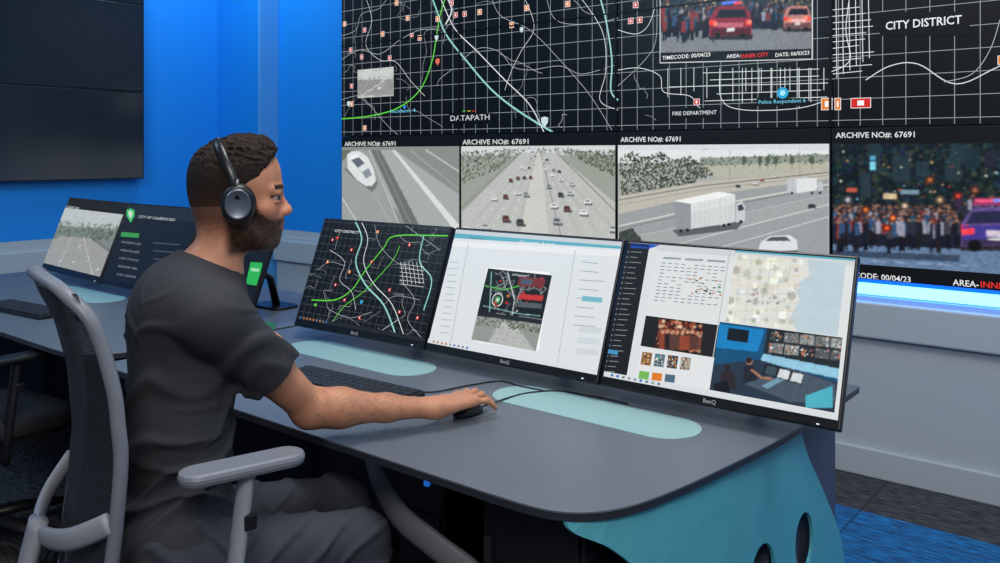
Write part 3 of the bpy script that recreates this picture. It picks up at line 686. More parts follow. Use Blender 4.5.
for q in range(8): c.line([(582-q*1.2,262+q*9),(607-q*1.2-rs.randint(0,10),263.6+q*9)],.6,(140,150,158),3)
c.poly([(583,296),(603,298),(602,303),(582,301)],(120,190,205),4)
for q in range(3): c.poly([(580-q*1.6,326+q*11),(602-q*1.6,328+q*11),(601-q*1.6,334+q*11),(579-q*1.6,332+q*11)],(212,220,225),3)
c.poly([(468,244),(469,244),(450,352),(449,352)],(196,204,210),3)
c.poly([(575,250),(576,250),(557,372),(556,372)],(196,204,210),3)
c.poly([(487.5,267.5),(550,272.2),(539.3,351.5),(475.5,342)],(250,250,250),4)
c.begin()
c.poly([(470,255),(570,255),(560,360),(460,360)],(16,20,23),1)
c.poly([(470,310),(550,320),(548,368),(470,360)],(150,156,150),6)
c.poly([(500,322),(516,324),(540,358),(484,352)],(186,188,184),7); c.scatter([(478,316),(543,325),(542,333),(476,325)],140,[(70,84,60),(94,104,80)],1.2,2.8,L=8) 
for q in range(12): car(c,494+q*3.4,330+random.uniform(-4,12),2.6,(236,236,236),9)
c.poly([(478,311),(545,320),(545,325),(478,316)],(30,34,38),8)
c.disc(498,300,7.5,(230,236,230),6); c.disc(498,300,6.4,(20,34,30),7); c.disc(498,300,4,(60,160,80),8); c.disc(498,300,2,(210,230,210),9)
c.line([(486,286),(505,290),(520,286)],1.2,(90,200,80),7); c.line([(484,306),(520,314),(540,316)],.8,(150,200,200),7)
c.line([(492,272),(490,312)],1,TE,7); c.line([(508,272),(515,300),(512,320)],.9,W1,7)
for _ in range(26): walk(rs.uniform(488,545),rs.uniform(273,316),6,3,.5,(486,270,548,318))
for q in range(22): c.box(random.uniform(490,545),random.uniform(276,312),3.2,2,random.choice([(200,50,46),(160,160,164),(90,96,100),(210,120,40),(200,50,46)]),8)
c.poly([(520,277),(546,279),(544,288),(518,286)],(120,44,42),9); c.poly([(522,279),(534,280),(532,285),(521,284)],(70,90,110),10)
c.poly([(520,294),(544,296),(543,301),(518,299)],(200,50,46),9); c.poly([(519,302),(543,304),(542,309),(518,307)],(86,92,98),9)
c.end([(488,271),(547,275),(537,348),(479,341)],170,130,1,.05,L=5,low=.04)
c.text('CITY DISTRICT',513,276,530,2,(230,230,230),9)
taskbar(c,(224,230,234)); brand(c); finish(c,.93)
m3=monitor((-1.152,1.792),(-.573,1.803),.785,'black-bezel monitor showing a workspace with photos and map')
c=m3; full(c,(228,232,233)); a0,b0,a1,b1=c.rect
c.ab([(a0,b1-.016),(a1,b1-.016),(a1,b1),(a0,b1)],(214,218,220),1)
c.poly([(736,245),(866,254),(865,262),(735,252)],(90,178,196),3); c.poly([(632,243),(660,245),(650,249),(631,248)],(30,90,200),3)
c.poly([(622,242),(650,245),(624,392),(594,386)],(26,30,34),3)
c.poly([(650,247.5),(658,248.5),(634,392),(624,392)],(226,230,232),3)
for q in range(26): 
    y=252+q*5.2; x=633-(y-246)*.2; c.line([(x,y),(x+9+random.uniform(-3,3),y+.6)],.6,(150,156,160),5); c.box(x-3,y,1.8,1.8,(110,120,126),5)
c.box(612,352,14,4,(70,150,200),5)
for rr in range(12):
    for cc_ in range(10):
        if random.random()<.8: c.line([(662+cc_*6.6-rr*.7,263+rr*3.4+cc_*.5),(666+cc_*6.6-rr*.7,263.3+rr*3.4+cc_*.5)],.6,random.choice([(90,102,108),(120,130,136),(60,70,76)]),4)
for cc_ in range(3): c.poly([(664+cc_*22,257+cc_*1.4),(682+cc_*22,258+cc_*1.4),(681+cc_*22,260+cc_*1.4),(663+cc_*22,259+cc_*1.4)],(150,166,170),4)
for q in range(18): c.box(random.uniform(690,722),random.uniform(278,298),2.4,1.2,random.choice([(70,90,110),(60,140,80),(200,120,60),(60,60,60)]),5)
c.poly([(730,250),(731,250),(708,394),(707,394)],(190,196,198),4)
c.begin()
c.poly([(700,240),(880,250),(880,350),(700,345)],(230,230,222),1)
c.poly([(806,252),(870,262),(860,345),(806,345),(790,318),(800,300),(794,286),(810,276)],(196,214,222),5)
c.scatter([(700,252),(802,258),(790,330),(700,330)],110,[(216,222,204),(224,220,208),(212,216,216)],3,9,L=5)
for q in range(8): c.line([(737,258+q*9),(765,262+q*8),(800,258+q*9)],.6,random.choice([(214,200,168),(200,204,202),(226,206,160)]),6,smooth=3)
for q in range(6): c.line([(742+q*10,256),(738+q*10,290),(734+q*11,326)],.5,(200,204,202),6,smooth=3)
c.scatter([(745,290),(790,294),(786,306),(742,302)],20,[(190,160,150),(170,180,190)],1.5,3,L=7)
c.end([(736,256),(846,263),(834,333),(726,322)],140,90,1,.02,L=4,low=.03)
c.begin(); c.poly([(600,300),(760,310),(760,370),(600,360)],(34,22,20),1)
c.scatter([(658,319),(708,324),(702,352),(652,347)],300,[(130,60,40),(190,120,90),(60,30,30),(220,180,150),(80,30,30),(170,80,50)],1.8,4,L=5)
for q in range(9): x=663+q*5; c.disc(x,330+q*.6+random.uniform(-2,2),1.9,(205,150,118),7); c.poly([(x-3,333+q*.6),(x+3,333+q*.6),(x+3.4,350),(x-3.4,350)],random.choice([(110,30,30),(40,30,34),(150,70,48),(90,60,50)]),6)
c.poly([(640,310),(660,319),(654,352),(630,350)],(28,34,36),8); c.poly([(704,320),(740,326),(730,366),(700,353)],(34,34,36),8)
c.end([(646,317),(724,326),(719,356),(641,346)],130,56,2,.1,L=4)
c.poly([(641,349),(718,359),(712,390),(636,377)],(232,234,236),5)
for q in range(4): c.poly([(643+q*13,352+q*1.6),(653+q*13,353.2+q*1.6),(651+q*13,366+q*1.6),(641+q*13,364.6+q*1.6)],[(150,110,60),(90,140,150),(60,70,80),(170,170,160)][q],6); c.scatter([(643+q*13,353+q*1.6),(652+q*13,354+q*1.6),(650+q*13,365+q*1.6),(642+q*13,364+q*1.6)],40,[(210,130,50),(60,80,90),(230,220,200),(120,60,40)],1,2,L=7)
for q in range(3): c.poly([(640+q*13,371+q*1.6),(650+q*13,372.2+q*1.6),(649+q*13,380+q*1.6),(639+q*13,378.6+q*1.6)],[(120,190,90),(230,130,40),(80,110,130)][q],7)
c.begin()
c.poly([(690,310),(880,320),(870,430),(690,420)],(22,84,124),1)
c.poly([(700,322),(765,330),(758,352),(700,346)],(24,132,198),6); c.poly([(729,328),(750,330.5),(748,343),(727,340)],(16,28,38),7)
c.poly([(768,326),(860,338),(855,372),(764,354)],(34,42,50),6)
for q in range(5): 
    for w in range(2): 
        x=770+q*15.5; y=331+q*1.8+w*12
        c.poly([(x,y),(x+14,y+1.4),(x+13,y+11),(x-1,y+9.6)],random.choice([(120,126,128),(150,156,154),(36,44,50),(90,96,98)]),8); c.scatter([(x+.5,y+1),(x+13.5,y+2),(x+12.5,y+10),(x,y+9)],26,[(200,120,80),(60,70,80),(210,214,214),(90,100,90)],.8,2.2,L=9)
c.poly([(764,354),(855,372),(853,382),(760,362)],(150,205,230),7)
c.poly([(700,366),(760,360),(850,386),(850,415),(700,410)],(40,56,74),8); c.poly([(745,384),(790,368),(836,384),(836,404),(790,402)],(74,88,104),9); 
c.poly([(762,386),(786,374),(792,376),(768,389)],(120,160,180),10); c.poly([(806,396),(833,386),(833,408),(806,408)],(80,180,200),10)
for q in range(3): c.poly([(766+q*13,364+q*3.4),(779+q*13,367+q*3.4),(776+q*13,378+q*3.4),(763+q*13,374.6+q*3.4)],(14,18,24),11); c.poly([(767.5+q*13,365.6+q*3.4),(778+q*13,368+q*3.4),(775.4+q*13,376.6+q*3.4),(764.4+q*13,374+q*3.4)],[(60,80,90),(220,226,228),(214,222,224)][q],12)
c.disc(750,362,2.8,(170,120,96),12); c.disc(749.5,360.5,2.6,(40,30,28),13); c.poly([(745,366),(754,366),(758,380),(743,384)],(34,38,48),12); c.line([(752,370),(762,378),(772,379)],2,(170,120,96),13); c.disc(728,368,2.8,(44,34,32),12); c.poly([(722,372),(734,372),(738,390),(720,388)],(46,40,46),12); c.poly([(714,384),(728,380),(732,400),(716,400)],(20,24,32),13)
c.end([(722,325),(843,338),(833,402),(710,390)],200,110,1,.08,L=6,low=.08)
taskbar(c,(222,228,230)); brand(c); finish(c,.93)
m4=monitor((-4.46,1.83),(-3.75,1.78),.785,'black-bezel monitor showing a traffic camera picture')
c=m4; c.mpp=.0045; full(c,(14,20,24)); c.begin()
c.poly([(30,190),(130,200),(130,290),(30,280)],(132,144,140),1)
c.poly([(40,195),(130,200),(130,230),(40,224)],(196,204,204),2); c.scatter([(40,219),(122,226),(118,242),(36,240)],420,[(60,74,56),(84,96,70),(100,110,90)],1.6,3.6,L=3)
c.poly([(60,236),(90,238),(122,262),(116,288),(26,276),(34,250)],(164,166,162),4)
c.line([(72,238),(56,272)],1,(220,220,215),5); c.line([(84,238),(94,280)],1,(220,220,215),5)
c.line([(92,238),(120,258)],1.4,(100,100,94),5)
for x,y in ((80,246),(66,252),(88,262),(74,262),(60,262),(98,270)): car(c,x,y,4.4,(235,235,235),6)
c.end([(48,208),(118,214),(104,276),(40,262)],150,80,2,.05,L=3,low=.08,cell=3)
c.text('CITY CAM 04',58,207,80,2.4,(220,225,228),6)
finish(c,.85)
m5=monitor((-3.74,1.78),(-3.14,1.785),.785,'black-bezel monitor showing a dark incident list')
c=m5; c.mpp=.004; full(c,(20,28,36))
c.poly([(112,204),(202,210),(201,223),(110,217)],(30,40,50),2)
c.poly([(127,210),(131,208.5),(135,210.5),(135,216),(131,223),(127,216)],(70,200,110),4); c.poly([(129,211.5),(131,210.6),(133,212),(133,215),(131,219),(129,215)],(210,240,215),5)
c.text('CITY OF CALIBROUGH',139,218,176,2.6,(215,220,222),5)
c.poly([(122,232),(140,233.6),(139,238),(121,236.6)],(60,160,80),4)
for q in range(5): c.text(['INCIDENT LOG','OPERATOR DESK','UNIT STATUS','RESPONSE TIME','CALL QUEUE'][q],122-q*1.2,243+q*8,142-q*1.2,2.2,(150,158,164),5); c.line([(154,243+q*8),(180,245+q*8)],1.0,(80,94,104),5)
finish(c,.85)
m6=monitor((-3.13,1.785),(-2.63,1.79),.785,'black-bezel monitor with a bright green status block')
c=m6; c.mpp=.0038; full(c,(18,26,30)); c.poly([(200,225),(310,232),(306,243),(200,238)],(30,40,50),1)
c.poly([(251,262),(263,263),(258,286),(246,284)],(50,190,90),3); c.poly([(252,268),(260,269),(259,272),(251,271)],(170,235,190),4)
finish(c,.85)
# ---------------------------------------------------------------- keyboards & mice etc
kb=mat('keyboard_black',(20,22,26),.45,noise=.1)
def keyboard(x,y,rot,label):
    o=thing('keyboard',label,'keyboard',(x,y,DZ),rot,group='desk keyboards')
    add('case',xform(prism(stadium(-.22,.22,-.065,.065,.012),.002,.016,.002),Matrix.Rotation(.03,4,'X')),kb,o)
    ms=[]
    for r in range(5):
        for k in range(15): 
            ms.append(boxm((-.212+k*.0283,-.057+r*.0225,.014),(-.212+k*.0283+.0245,-.057+r*.0225+.019,.0205+r*.0006),.002,1))
    a=add('keycaps',joinm(ms),mat('keycap_dark',(34,37,43),.5,noise=.1),o); a['kind']='stuff'
    return o
keyboard(-1.73,1.475,.05,'black desktop keyboard beside the seated operator')
keyboard(-3.55,1.40,.1,'black desktop keyboard on the further desk')
def mousem(x,y,rot,label):
    o=thing('computer_mouse',label,'mouse',(x,y,DZ),rot,group='computer mice')
    bm=bmesh.new(); bmesh.ops.create_uvsphere(bm,u_segments=24,v_segments=14,radius=1)
    for v in bm.verts:
        v.co.x*=.026; v.co.y*=.045; v.co.z=v.co.z*.022+.004 if v.co.z>0 else v.co.z*.003+.004
    me=bpy.data.meshes.new('mouse'); bm.to_mesh(me); bm.free(); add('shell',me,kb,o,smooth=True)
    add('scroll_wheel',tubem([(-.004,.024,.021),(.004,.024,.021)],.005,14),darkm,o)
    return o
mousem(-1.342,1.515,-.05,'black mouse under the operator hand'); mousem(-3.22,1.42,.1,'small black mouse beside the keyboard')
def onDesk(px,py,z=DZ): 
    d=ray(px,py); t=(z-H)/d[2]; return CAM+d*t
cab=thing('mouse_cable','thin black cable lying on the desk','cable',(-1.3,1.6,DZ))
pts=crom([(-1.34,1.558,DZ+.008)]+[tuple(onDesk(x,y,DZ+.003)) for x,y in ((514,396),(535,392),(560,391),(592,396),(612,400),(628,404))],8)
add('cord',tubem([(p[0]+1.3,p[1]-1.6,p[2]-DZ) for p in pts],.0022,8),kb,cab,smooth=True)
cab=thing('keyboard_cable','thin black cable running from the keyboard','cable',(-1.6,1.6,DZ))
pts=crom([tuple(onDesk(x,y,DZ+.003)) for x,y in ((372,384),(395,387),(430,392),(470,385),(500,381),(520,386),(545,391))],8)
add('cord',tubem([(p[0]+1.6,p[1]-1.6,p[2]-DZ) for p in pts],.0022,8),kb,cab,smooth=True)
tb=thing('desk_phone','small black phone with lit green display','phone',(-2.43,1.68,DZ),.1)
add('body',boxm((-.06,-.05,0),(.06,.05,.012),.004),kb,tb)
add('display',xform(boxm((-.05,-.002,0),(.05,.002,.045),.001),Matrix.Translation((0,.02,.012))@Matrix.Rotation(-.5,4,'X')),mat('green_display',(40,110,80),.4,emit=.15),tb)
# ---------------------------------------------------------------- chairs
fr=mat('chair_frame_grey',(118,124,134),.42,noise=.04)
frd=mat('chair_frame_dark',(22,24,28),.45,noise=.04)
seatm=mat('seat_fabric',(24,26,31),.9,noise=.2,nscale=300,bump=.4)
def meshmat():
    m=bpy.data.materials.new('chair_mesh_weave'); m.use_nodes=True; nt=m.node_tree; b=nt.nodes['Principled BSDF']; L=nt.links.new
    tc=nt.nodes.new('ShaderNodeTexCoord'); w=nt.nodes.new('ShaderNodeTexWave'); w.bands_direction='Z'; w.inputs['Scale'].default_value=62; L(tc.outputs['Object'],w.inputs['Vector'])
    r=nt.nodes.new('ShaderNodeValToRGB'); r.color_ramp.elements[0].color=lin((12,13,17))+(1,); r.color_ramp.elements[1].color=lin((52,56,66))+(1,); L(w.outputs['Fac'],r.inputs[0])
    L(r.outputs[0],b.inputs['Base Color']); b.inputs['Roughness'].default_value=.7
    mr=nt.nodes.new('ShaderNodeMapRange'); mr.inputs[3].default_value=.78; mr.inputs[4].default_value=1.0; L(w.outputs['Fac'],mr.inputs[0]); L(mr.outputs[0],b.inputs['Alpha']); return m
MESHM=meshmat()
CH=[(-.265,.52),(-.262,.62),(-.250,.72),(-.240,.84),(-.250,.96),(-.275,1.06),(-.305,1.12)]
def backpt(u,v,top=1.125):
    zs=[p[1] for p in CH]; ys=[p[0] for p in CH]; z=.54+v*(top-.54)
    y=float(np.interp(z,zs,ys)); w=.185*(1-.10*v)+.015*math.sin(v*math.pi)
    return np.array([u*w,y+.04*u*u,z])
def chair(loc,rot,label,fm,armz=.80,arms=.235):
    o=thing('office_chair',label,'chair',loc,rot,group='mesh office chairs')
    add('seat',xform(prism(stadium(-.235,.235,-.23,.23,.11),.0,.065,.02),Matrix.Translation((0,0,.425))),seatm,o,smooth=True)
    add('seat_shell',prism(stadium(-.22,.22,-.215,.215,.11),.405,.426,.004),fm,o)
    loop=[]
    for t in np.linspace(-1,1,9): loop.append(backpt(t*.86,1.0 if abs(t)<.9 else .99)+np.array([0,0,.02*(1-t*t)]))
    right=[backpt(1,v) for v in np.linspace(.93,.06,12)]; bot=[backpt(t*.86,0) for t in np.linspace(1,-1,7)]; left=[backpt(-1,v) for v in np.linspace(.06,.93,12)]
    L=loop+right+bot+left
    add('backrest_frame',tubem(crom(L,3,True),.010,10,closed=True,ry=.013,up=(0,1,0)),fm,o,smooth=True)
    V=[];Fc=[];nu,nv=14,26
    for j in range(nv+1):
        for i in range(nu+1): V.append(backpt(-1+2*i/nu,j/nv))
    for j in range(nv):
        for i in range(nu): k=j*(nu+1)+i; Fc.append((k,k+1,k+nu+2,k+nu+1))
    add('backrest_mesh',mk(V,Fc),MESHM,o,smooth=True)
    add('lumbar_support',tubem(crom([backpt(-1,.34)+[0,-.010,0],backpt(-.6,.27)+[0,-.035,0],backpt(0,.24)+[0,-.045,0],backpt(.6,.27)+[0,-.035,0],backpt(1,.34)+[0,-.010,0]],6),.009,10,ry=.020),lgrey if fm is fr else fm,o,smooth=True)
    add('back_spine',tubem(crom([(0,-.30,.70),(0,-.325,.56),(0,-.28,.44),(0,-.12,.385),(0,0,.38)],6),.032,12,ry=.016,up=(0,1,0)),lgrey if fm is fr else fm,o,smooth=True)
    for s in (-1,1):
        a=subthing('armrest',o,(s*arms,0,armz-.80))
        add('arm_pad',prism(stadium(-.036,.036,-.12,.105,.035),.784,.806,.008),fm,a)
        add('arm_post',tubem(crom([(0,-.0,.785),(-s*.004,-.01,.70),(-s*.004,-.02,.62),(-s*.012,-.03,.52),(-s*.04,-.02,.46),(-s*.13,0,.43-(armz-.8))],6),[.021]*31,12,ry=.014,up=(0,1,0)),lgrey if fm is fr else fm,a,smooth=True)
        add('height_lever',boxm((s*.013-.006,-.012,.685),(s*.013+.006,.012,.715),.004),frd,a)
    add('gas_column',lathe([(.03,.12),(.03,.25),(.02,.25),(.02,.40)],20),frd,o)
    add('mechanism',boxm((-.09,-.1,.36),(.09,.1,.405),.012),frd,o)
    for i in range(5):
        an=i*2*math.pi/5+.3; d=np.array([math.cos(an),math.sin(an),0])
        add('base_leg',tubem([d*.02+[0,0,.13],d*.15+[0,0,.115],d*.30+[0,0,.085]],[.03,.026,.018],10,ry=[.022,.018,.012]),fm,o,smooth=True)
        w=subthing('caster',o,tuple(d*.30),an)
        add('wheel',tubem([(-.022,-.004,.028),(-.004,-.004,.028)],.0275,18),frd,w)
        add('wheel',tubem([(.004,-.004,.028),(.022,-.004,.028)],.0275,18),frd,w)
        add('fork',tubem([(0,0,.05),(0,0,.085)],.010,8),frd,w)
    return o
chair((-1.54,.95,0),-math.radians(15),'grey-framed office chair with black mesh backrest, occupied',fr,.808)
chair((-3.2,1.12,0),math.radians(6),'empty dark mesh office chair pushed under the further desk',frd,.70)
#PERSON-BEGIN
class Field:
    def __init__(s,lo,hi,h):
        s.h=h; s.lo=np.array(lo,float); n=np.ceil((np.array(hi)-s.lo)/h).astype(int)+1; s.n=n
        s.ax=[(s.lo[i]+h*np.arange(n[i])).astype(np.float32) for i in range(3)]
        s.F=np.full(tuple(n),.2,np.float32)
    def sub(s,lo,hi):
        sl=[]
        for i in range(3):
            a=max(0,int((lo[i]-s.lo[i])/s.h)-1); b=min(s.n[i],int((hi[i]-s.lo[i])/s.h)+2); sl.append(slice(a,max(a,b)))
        sl=tuple(sl); return sl,s.ax[0][sl[0]][:,None,None],s.ax[1][sl[1]][None,:,None],s.ax[2][sl[2]][None,None,:]
    def comb(s,sl,d,k,op):
        f=s.F[sl]
        if op=='add':
            h=np.maximum(k-np.abs(f-d),0)/k; s.F[sl]=np.minimum(f,d)-h*h*k*.25
        else:
            d=-d; h=np.maximum(k-np.abs(f-d),0)/k; s.F[sl]=np.maximum(f,d)+h*h*k*.25
    def cap(s,a,b,ra,rb,k=.02,flat=None,op='add'):
        a=np.array(a,float); b=np.array(b,float); m=max(ra,rb)*1.6+k+.02
        sl,X,Y,Z=s.sub(np.minimum(a,b)-m,np.maximum(a,b)+m); ab=b-a; L=ab.dot(ab)+1e-12
        t=np.clip(((X-a[0])*ab[0]+(Y-a[1])*ab[1]+(Z-a[2])*ab[2])/L,0,1)
        qx=X-a[0]-t*ab[0]; qy=Y-a[1]-t*ab[1]; qz=Z-a[2]-t*ab[2]
        if flat is not None:
            e,sc=flat; e=np.array(e,float)/np.linalg.norm(e); dt=(qx*e[0]+qy*e[1]+qz*e[2])*(1/sc-1); qx=qx+e[0]*dt; qy=qy+e[1]*dt; qz=qz+e[2]*dt
        d=np.sqrt(qx*qx+qy*qy+qz*qz)-(ra+(rb-ra)*t)
        s.comb(sl,d.astype(np.float32),k,op)
    def ell(s,c,r,M=np.eye(3),k=.02,op='add'):
        c=np.array(c,float); m=max(r)*1.1+k+.02; sl,X,Y,Z=s.sub(c-m,c+m)
        x=X-c[0];y=Y-c[1];z=Z-c[2]; q=[M[i][0]*x+M[i][1]*y+M[i][2]*z for i in range(3)]
        k0=np.sqrt(sum((q[i]/r[i])**2 for i in range(3))); k1=np.sqrt(sum((q[i]/r[i]**2)**2 for i in range(3)))+1e-9
        s.comb(sl,(k0*(k0-1)/k1).astype(np.float32),k,op)
    def cut(s,p,n,c,R):
        p=np.array(p,float);n=np.array(n,float)/np.linalg.norm(n);c=np.array(c,float)
        sl,X,Y,Z=s.sub(c-R,c+R); d=(X-p[0])*n[0]+(Y-p[1])*n[1]+(Z-p[2])*n[2]
        s.F[sl]=np.maximum(s.F[sl],d)
    def mesh(s,base):
        F=s.F; I=F<0; n=s.n
        cnt=np.zeros(tuple(n-1),np.int8)
        cs=[(i,j,k) for i in (0,1) for j in (0,1) for k in (0,1)]
        for (i,j,k) in cs: cnt+=I[i:n[0]-1+i,j:n[1]-1+j,k:n[2]-1+k]
        act=np.argwhere((cnt>0)&(cnt<8)); vals={c:F[act[:,0]+c[0],act[:,1]+c[1],act[:,2]+c[2]] for c in cs}
        S=np.zeros((len(act),3)); W=np.zeros(len(act))
        for c0 in cs:
            for ax in range(3):
                if c0[ax]==0:
                    c1=list(c0);c1[ax]=1;c1=tuple(c1); v0=vals[c0];v1=vals[c1]; m=(v0<0)!=(v1<0)
                    t=np.where(m,v0/np.where(m,v0-v1,1),0); p=np.tile(np.array(c0,float),(len(act),1)); p[:,ax]=t
                    S[m]+=p[m]; W[m]+=1
        P=(act+S/W[:,None])*s.h+s.lo
        ids=np.full(tuple(n-1),-1,np.int32); ids[act[:,0],act[:,1],act[:,2]]=np.arange(len(act)); Fc=[]
        for ax in range(3):
            s0=[slice(1,n[i]-1) for i in range(3)]; s0[ax]=slice(0,n[ax]-1); s1=list(s0); s1[ax]=slice(1,n[ax])
            A=I[tuple(s0)];B=I[tuple(s1)]; e=np.argwhere(A!=B); off=[1,1,1];off[ax]=0; e0=e+np.array(off)
            sg=A[tuple(e.T)]; u,v=[(1,2),(2,0),(0,1)][ax]
            def g(du,dv):
                q=e0.copy(); q[:,u]-=du;q[:,v]-=dv; return ids[tuple(q.T)]
            Q=np.stack([g(1,1),g(0,1),g(0,0),g(1,0)],1); Q[~sg]=Q[~sg][:,::-1]; Fc.append(Q)
        Fc=np.concatenate(Fc); me=bpy.data.meshes.new('sdf')
        me.from_pydata((P-np.array(base)).tolist(),[],Fc.tolist()); me.update()
        return me,P
def vnoise(X,Y,Z,sc,seed):
    r=np.random.RandomState(seed).rand(32,32,32).astype(np.float32)
    x=(X*sc)%31;y=(Y*sc)%31;z=(Z*sc)%31; xi=x.astype(int);yi=y.astype(int);zi=z.astype(int); fx=x-xi;fy=y-yi;fz=z-zi
    fx=fx*fx*(3-2*fx);fy=fy*fy*(3-2*fy);fz=fz*fz*(3-2*fz); o=0
    for i in (0,1):
        for j in (0,1):
            for k in (0,1): o=o+r[(xi+i)%32,(yi+j)%32,(zi+k)%32]*(fx if i else 1-fx)*(fy if j else 1-fy)*(fz if k else 1-fz)
    return o
def unit(v): v=np.array(v,float); return v/np.linalg.norm(v)
def setcol(me,col):
    at=me.color_attributes.new('Col','FLOAT_COLOR','POINT'); at.data.foreach_set('color',np.concatenate([col,np.ones((len(col),1))],1).astype(np.float32).ravel())
UP=np.array([0,0,1.]); FS=.935
ha=math.radians(37); hf=np.array([math.sin(ha),math.cos(ha),0]); hs=np.array([math.cos(ha),-math.sin(ha),0]); HC=np.array([-1.570,1.045,1.267])
HM=np.array([hf,hs,UP])
def hp(f,s,u): return HC+hf*f*FS+hs*s+UP*u
ba=math.radians(18); bf=np.array([math.sin(ba),math.cos(ba),0]); br_=np.array([math.cos(ba),-math.sin(ba),0]); BM=np.array([bf,br_,UP])
NB=np.array([-1.595,.99,1.10])
SR=np.array([-1.458,.914,1.042]); SL=np.array([-1.768,1.012,1.042])
ER=np.array([-1.453,1.137,.822]); WR=np.array([-1.331,1.396,.786])
EL=np.array([-1.87,1.0,.80]); WL=np.array([-1.80,.99,.72])
CHS=np.array([-1.618,.957,.98]); BEL=np.array([-1.582,.910,.79]); PEL=np.array([-1.57,.885,.60])
HR=np.array([-1.49,.885,.572]); HL=np.array([-1.65,.935,.572]); KR=np.array([-1.340,1.180,.560]); KL=np.array([-1.55,1.31,.545])
AR=np.array([-1.27,1.13,.11]); AL=np.array([-1.50,1.32,.11])
def torso(f,g):
    f.ell(CHS,(.099+g,.142+g,.16+g),BM,.04); f.ell(CHS+UP*.05-bf*.010,(.085+g,.148+g,.085+g),BM,.05)
    f.ell(BEL,(.090+g,.122+g,.17+g),BM,.06); f.ell(PEL,(.114+g,.150+g,.12+g),BM,.05)
    f.cap(CHS+UP*.075-br_*.12,CHS+UP*.075+br_*.12,.047+g,.047+g,.05)
bd=Field((-2.02,.62,.0),(-1.12,1.75,1.45),.0033)
torso(bd,0)
bd.cap(NB-UP*.03,hp(-.035,0,-.06),.052,.049,.04); bd.cap(NB+br_*.11-UP*.055,NB+UP*.01,.035,.038,.05); bd.cap(NB-br_*.11-UP*.055,NB+UP*.01,.035,.038,.05)
def arm(f,S,E,W,g=0):
    mid=(S+E)/2; d=unit(W-E); sd=unit(np.cross(d,UP))
    f.cap(S,mid,.050+g,.045+g,.04); f.cap(mid,E,.045+g,.035+g,.03)
    f.ell(S*.55+E*.45+UP*.012+bf*.012,(.038,.038,.045),k=.03)
    f.cap(E-UP*.006,E+d*.02,.0335,.034,.02)
    f.cap(E,E+d*.065,.035+g,.040+g,.025); f.cap(E+d*.065,E+d*.17,.040+g,.0275+g,.02); f.cap(E+d*.17,W,.0275+g,.0205+g,.02,flat=(sd,1.2))
    f.cap(E+d*.01+UP*.016+sd*.004,E+d*.12+UP*.012+sd*.004,.021,.014,.015)
arm(bd,SR,ER,WR); arm(bd,SL,EL,WL)
bd.ell(WR+unit((1,-.3,.5))*.017,(.008,.008,.008),k=.01)
def hand(f,W,a,side,zt,curl):
    a=unit(a); K=W+a*.088+UP*zt
    f.cap(W-a*.01,W+a*.03+UP*zt*.5,.020,.022,.02,flat=(side,1.25))
    for q in (.030,.010,-.010,-.028):
        f.cap(W+a*.015+side*q*.6,K+side*q-UP*.1*abs(q),.0145,.0118,.010)
    for q,l,dr in ((-.030,.92,0),(-.0105,1.0,.003),(.0095,.95,.001),(.0285,.76,-.005)):
        r=.0085 if l>.8 else .0073
        p0=K+side*q-UP*.10*abs(q); sp=side*q*.30
        p1=p0+(a*.042*curl[0]+UP*(curl[1]+dr))*l+sp; p2=p1+(a*.026*curl[0]+UP*(curl[2]-dr*.4))*l; p3=p2+(a*.015*curl[0]+UP*curl[3])*l
        f.ell(p0+UP*.004,(.0098,.0098,.0085),k=.005)
        f.cap(p0,p1,r+.0008,r-.0004,.003); f.ell(p1+UP*.001,(r+.0006,)*3,k=.003); f.cap(p1,p2,r-.0004,r*.90,.002); f.cap(p2,p3,r*.92,r*.80,.002)
    t0=W+a*.022-side*.022-UP*.004; t1=W+a*.052-side*.045-UP*.008; t2=t1+a*.030-side*.006-UP*.006; t3=t2+a*.020+side*.005-UP*.003
    f.cap(t0,t1,.014,.0115,.012); f.cap(t1,t2,.0108,.0098,.004); f.cap(t2,t3,.0100,.0082,.003)
ha_=unit((.12,.99,0)); hsd=np.array([.99,-.12,0]); hand(bd,WR,ha_,hsd,.006,(.94,.000,-.017,-.015))
hand(bd,WL,unit((.2,.98,-.1)),-unit((.98,-.2,0)),.0,(.8,-.016,-.02,-.01))
for Hh,Kk,Aa in ((HR,KR,AR),(HL,KL,AL)):
    bd.cap(Hh,Kk,.074,.048,.04); bd.cap(Kk,Kk*.6+Aa*.4-bf*.01,.048,.048,.02); bd.cap(Kk*.6+Aa*.4-bf*.01,Aa,.047,.034,.02)
    bd.cap(Aa,Aa+bf*.14-UP*.05,.036,.028,.02)
def E(c,r,k=.02,op='add'): bd.ell(hp(*c),(r[0]*FS,r[1],r[2]),HM,k,op)
def Cc(a,b,ra,rb,k=.012): bd.cap(hp(*a),hp(*b),ra,rb,k)
E((-.018,0,.035),(.093,.074,.084)); E((-.030,0,-.015),(.072,.062,.062),.03); E((.020,0,.045),(.068,.062,.066),.03); E((.030,0,-.02),(.054,.054,.085),.03)
E((.020,0,-.066),(.056,.048,.040),.03); E((.066,0,-.096),(.020,.021,.017),.025); E((.064,0,-.062),(.026,.030,.030),.02)
E((.066,0,-.036),(.022,.030,.022),.015)
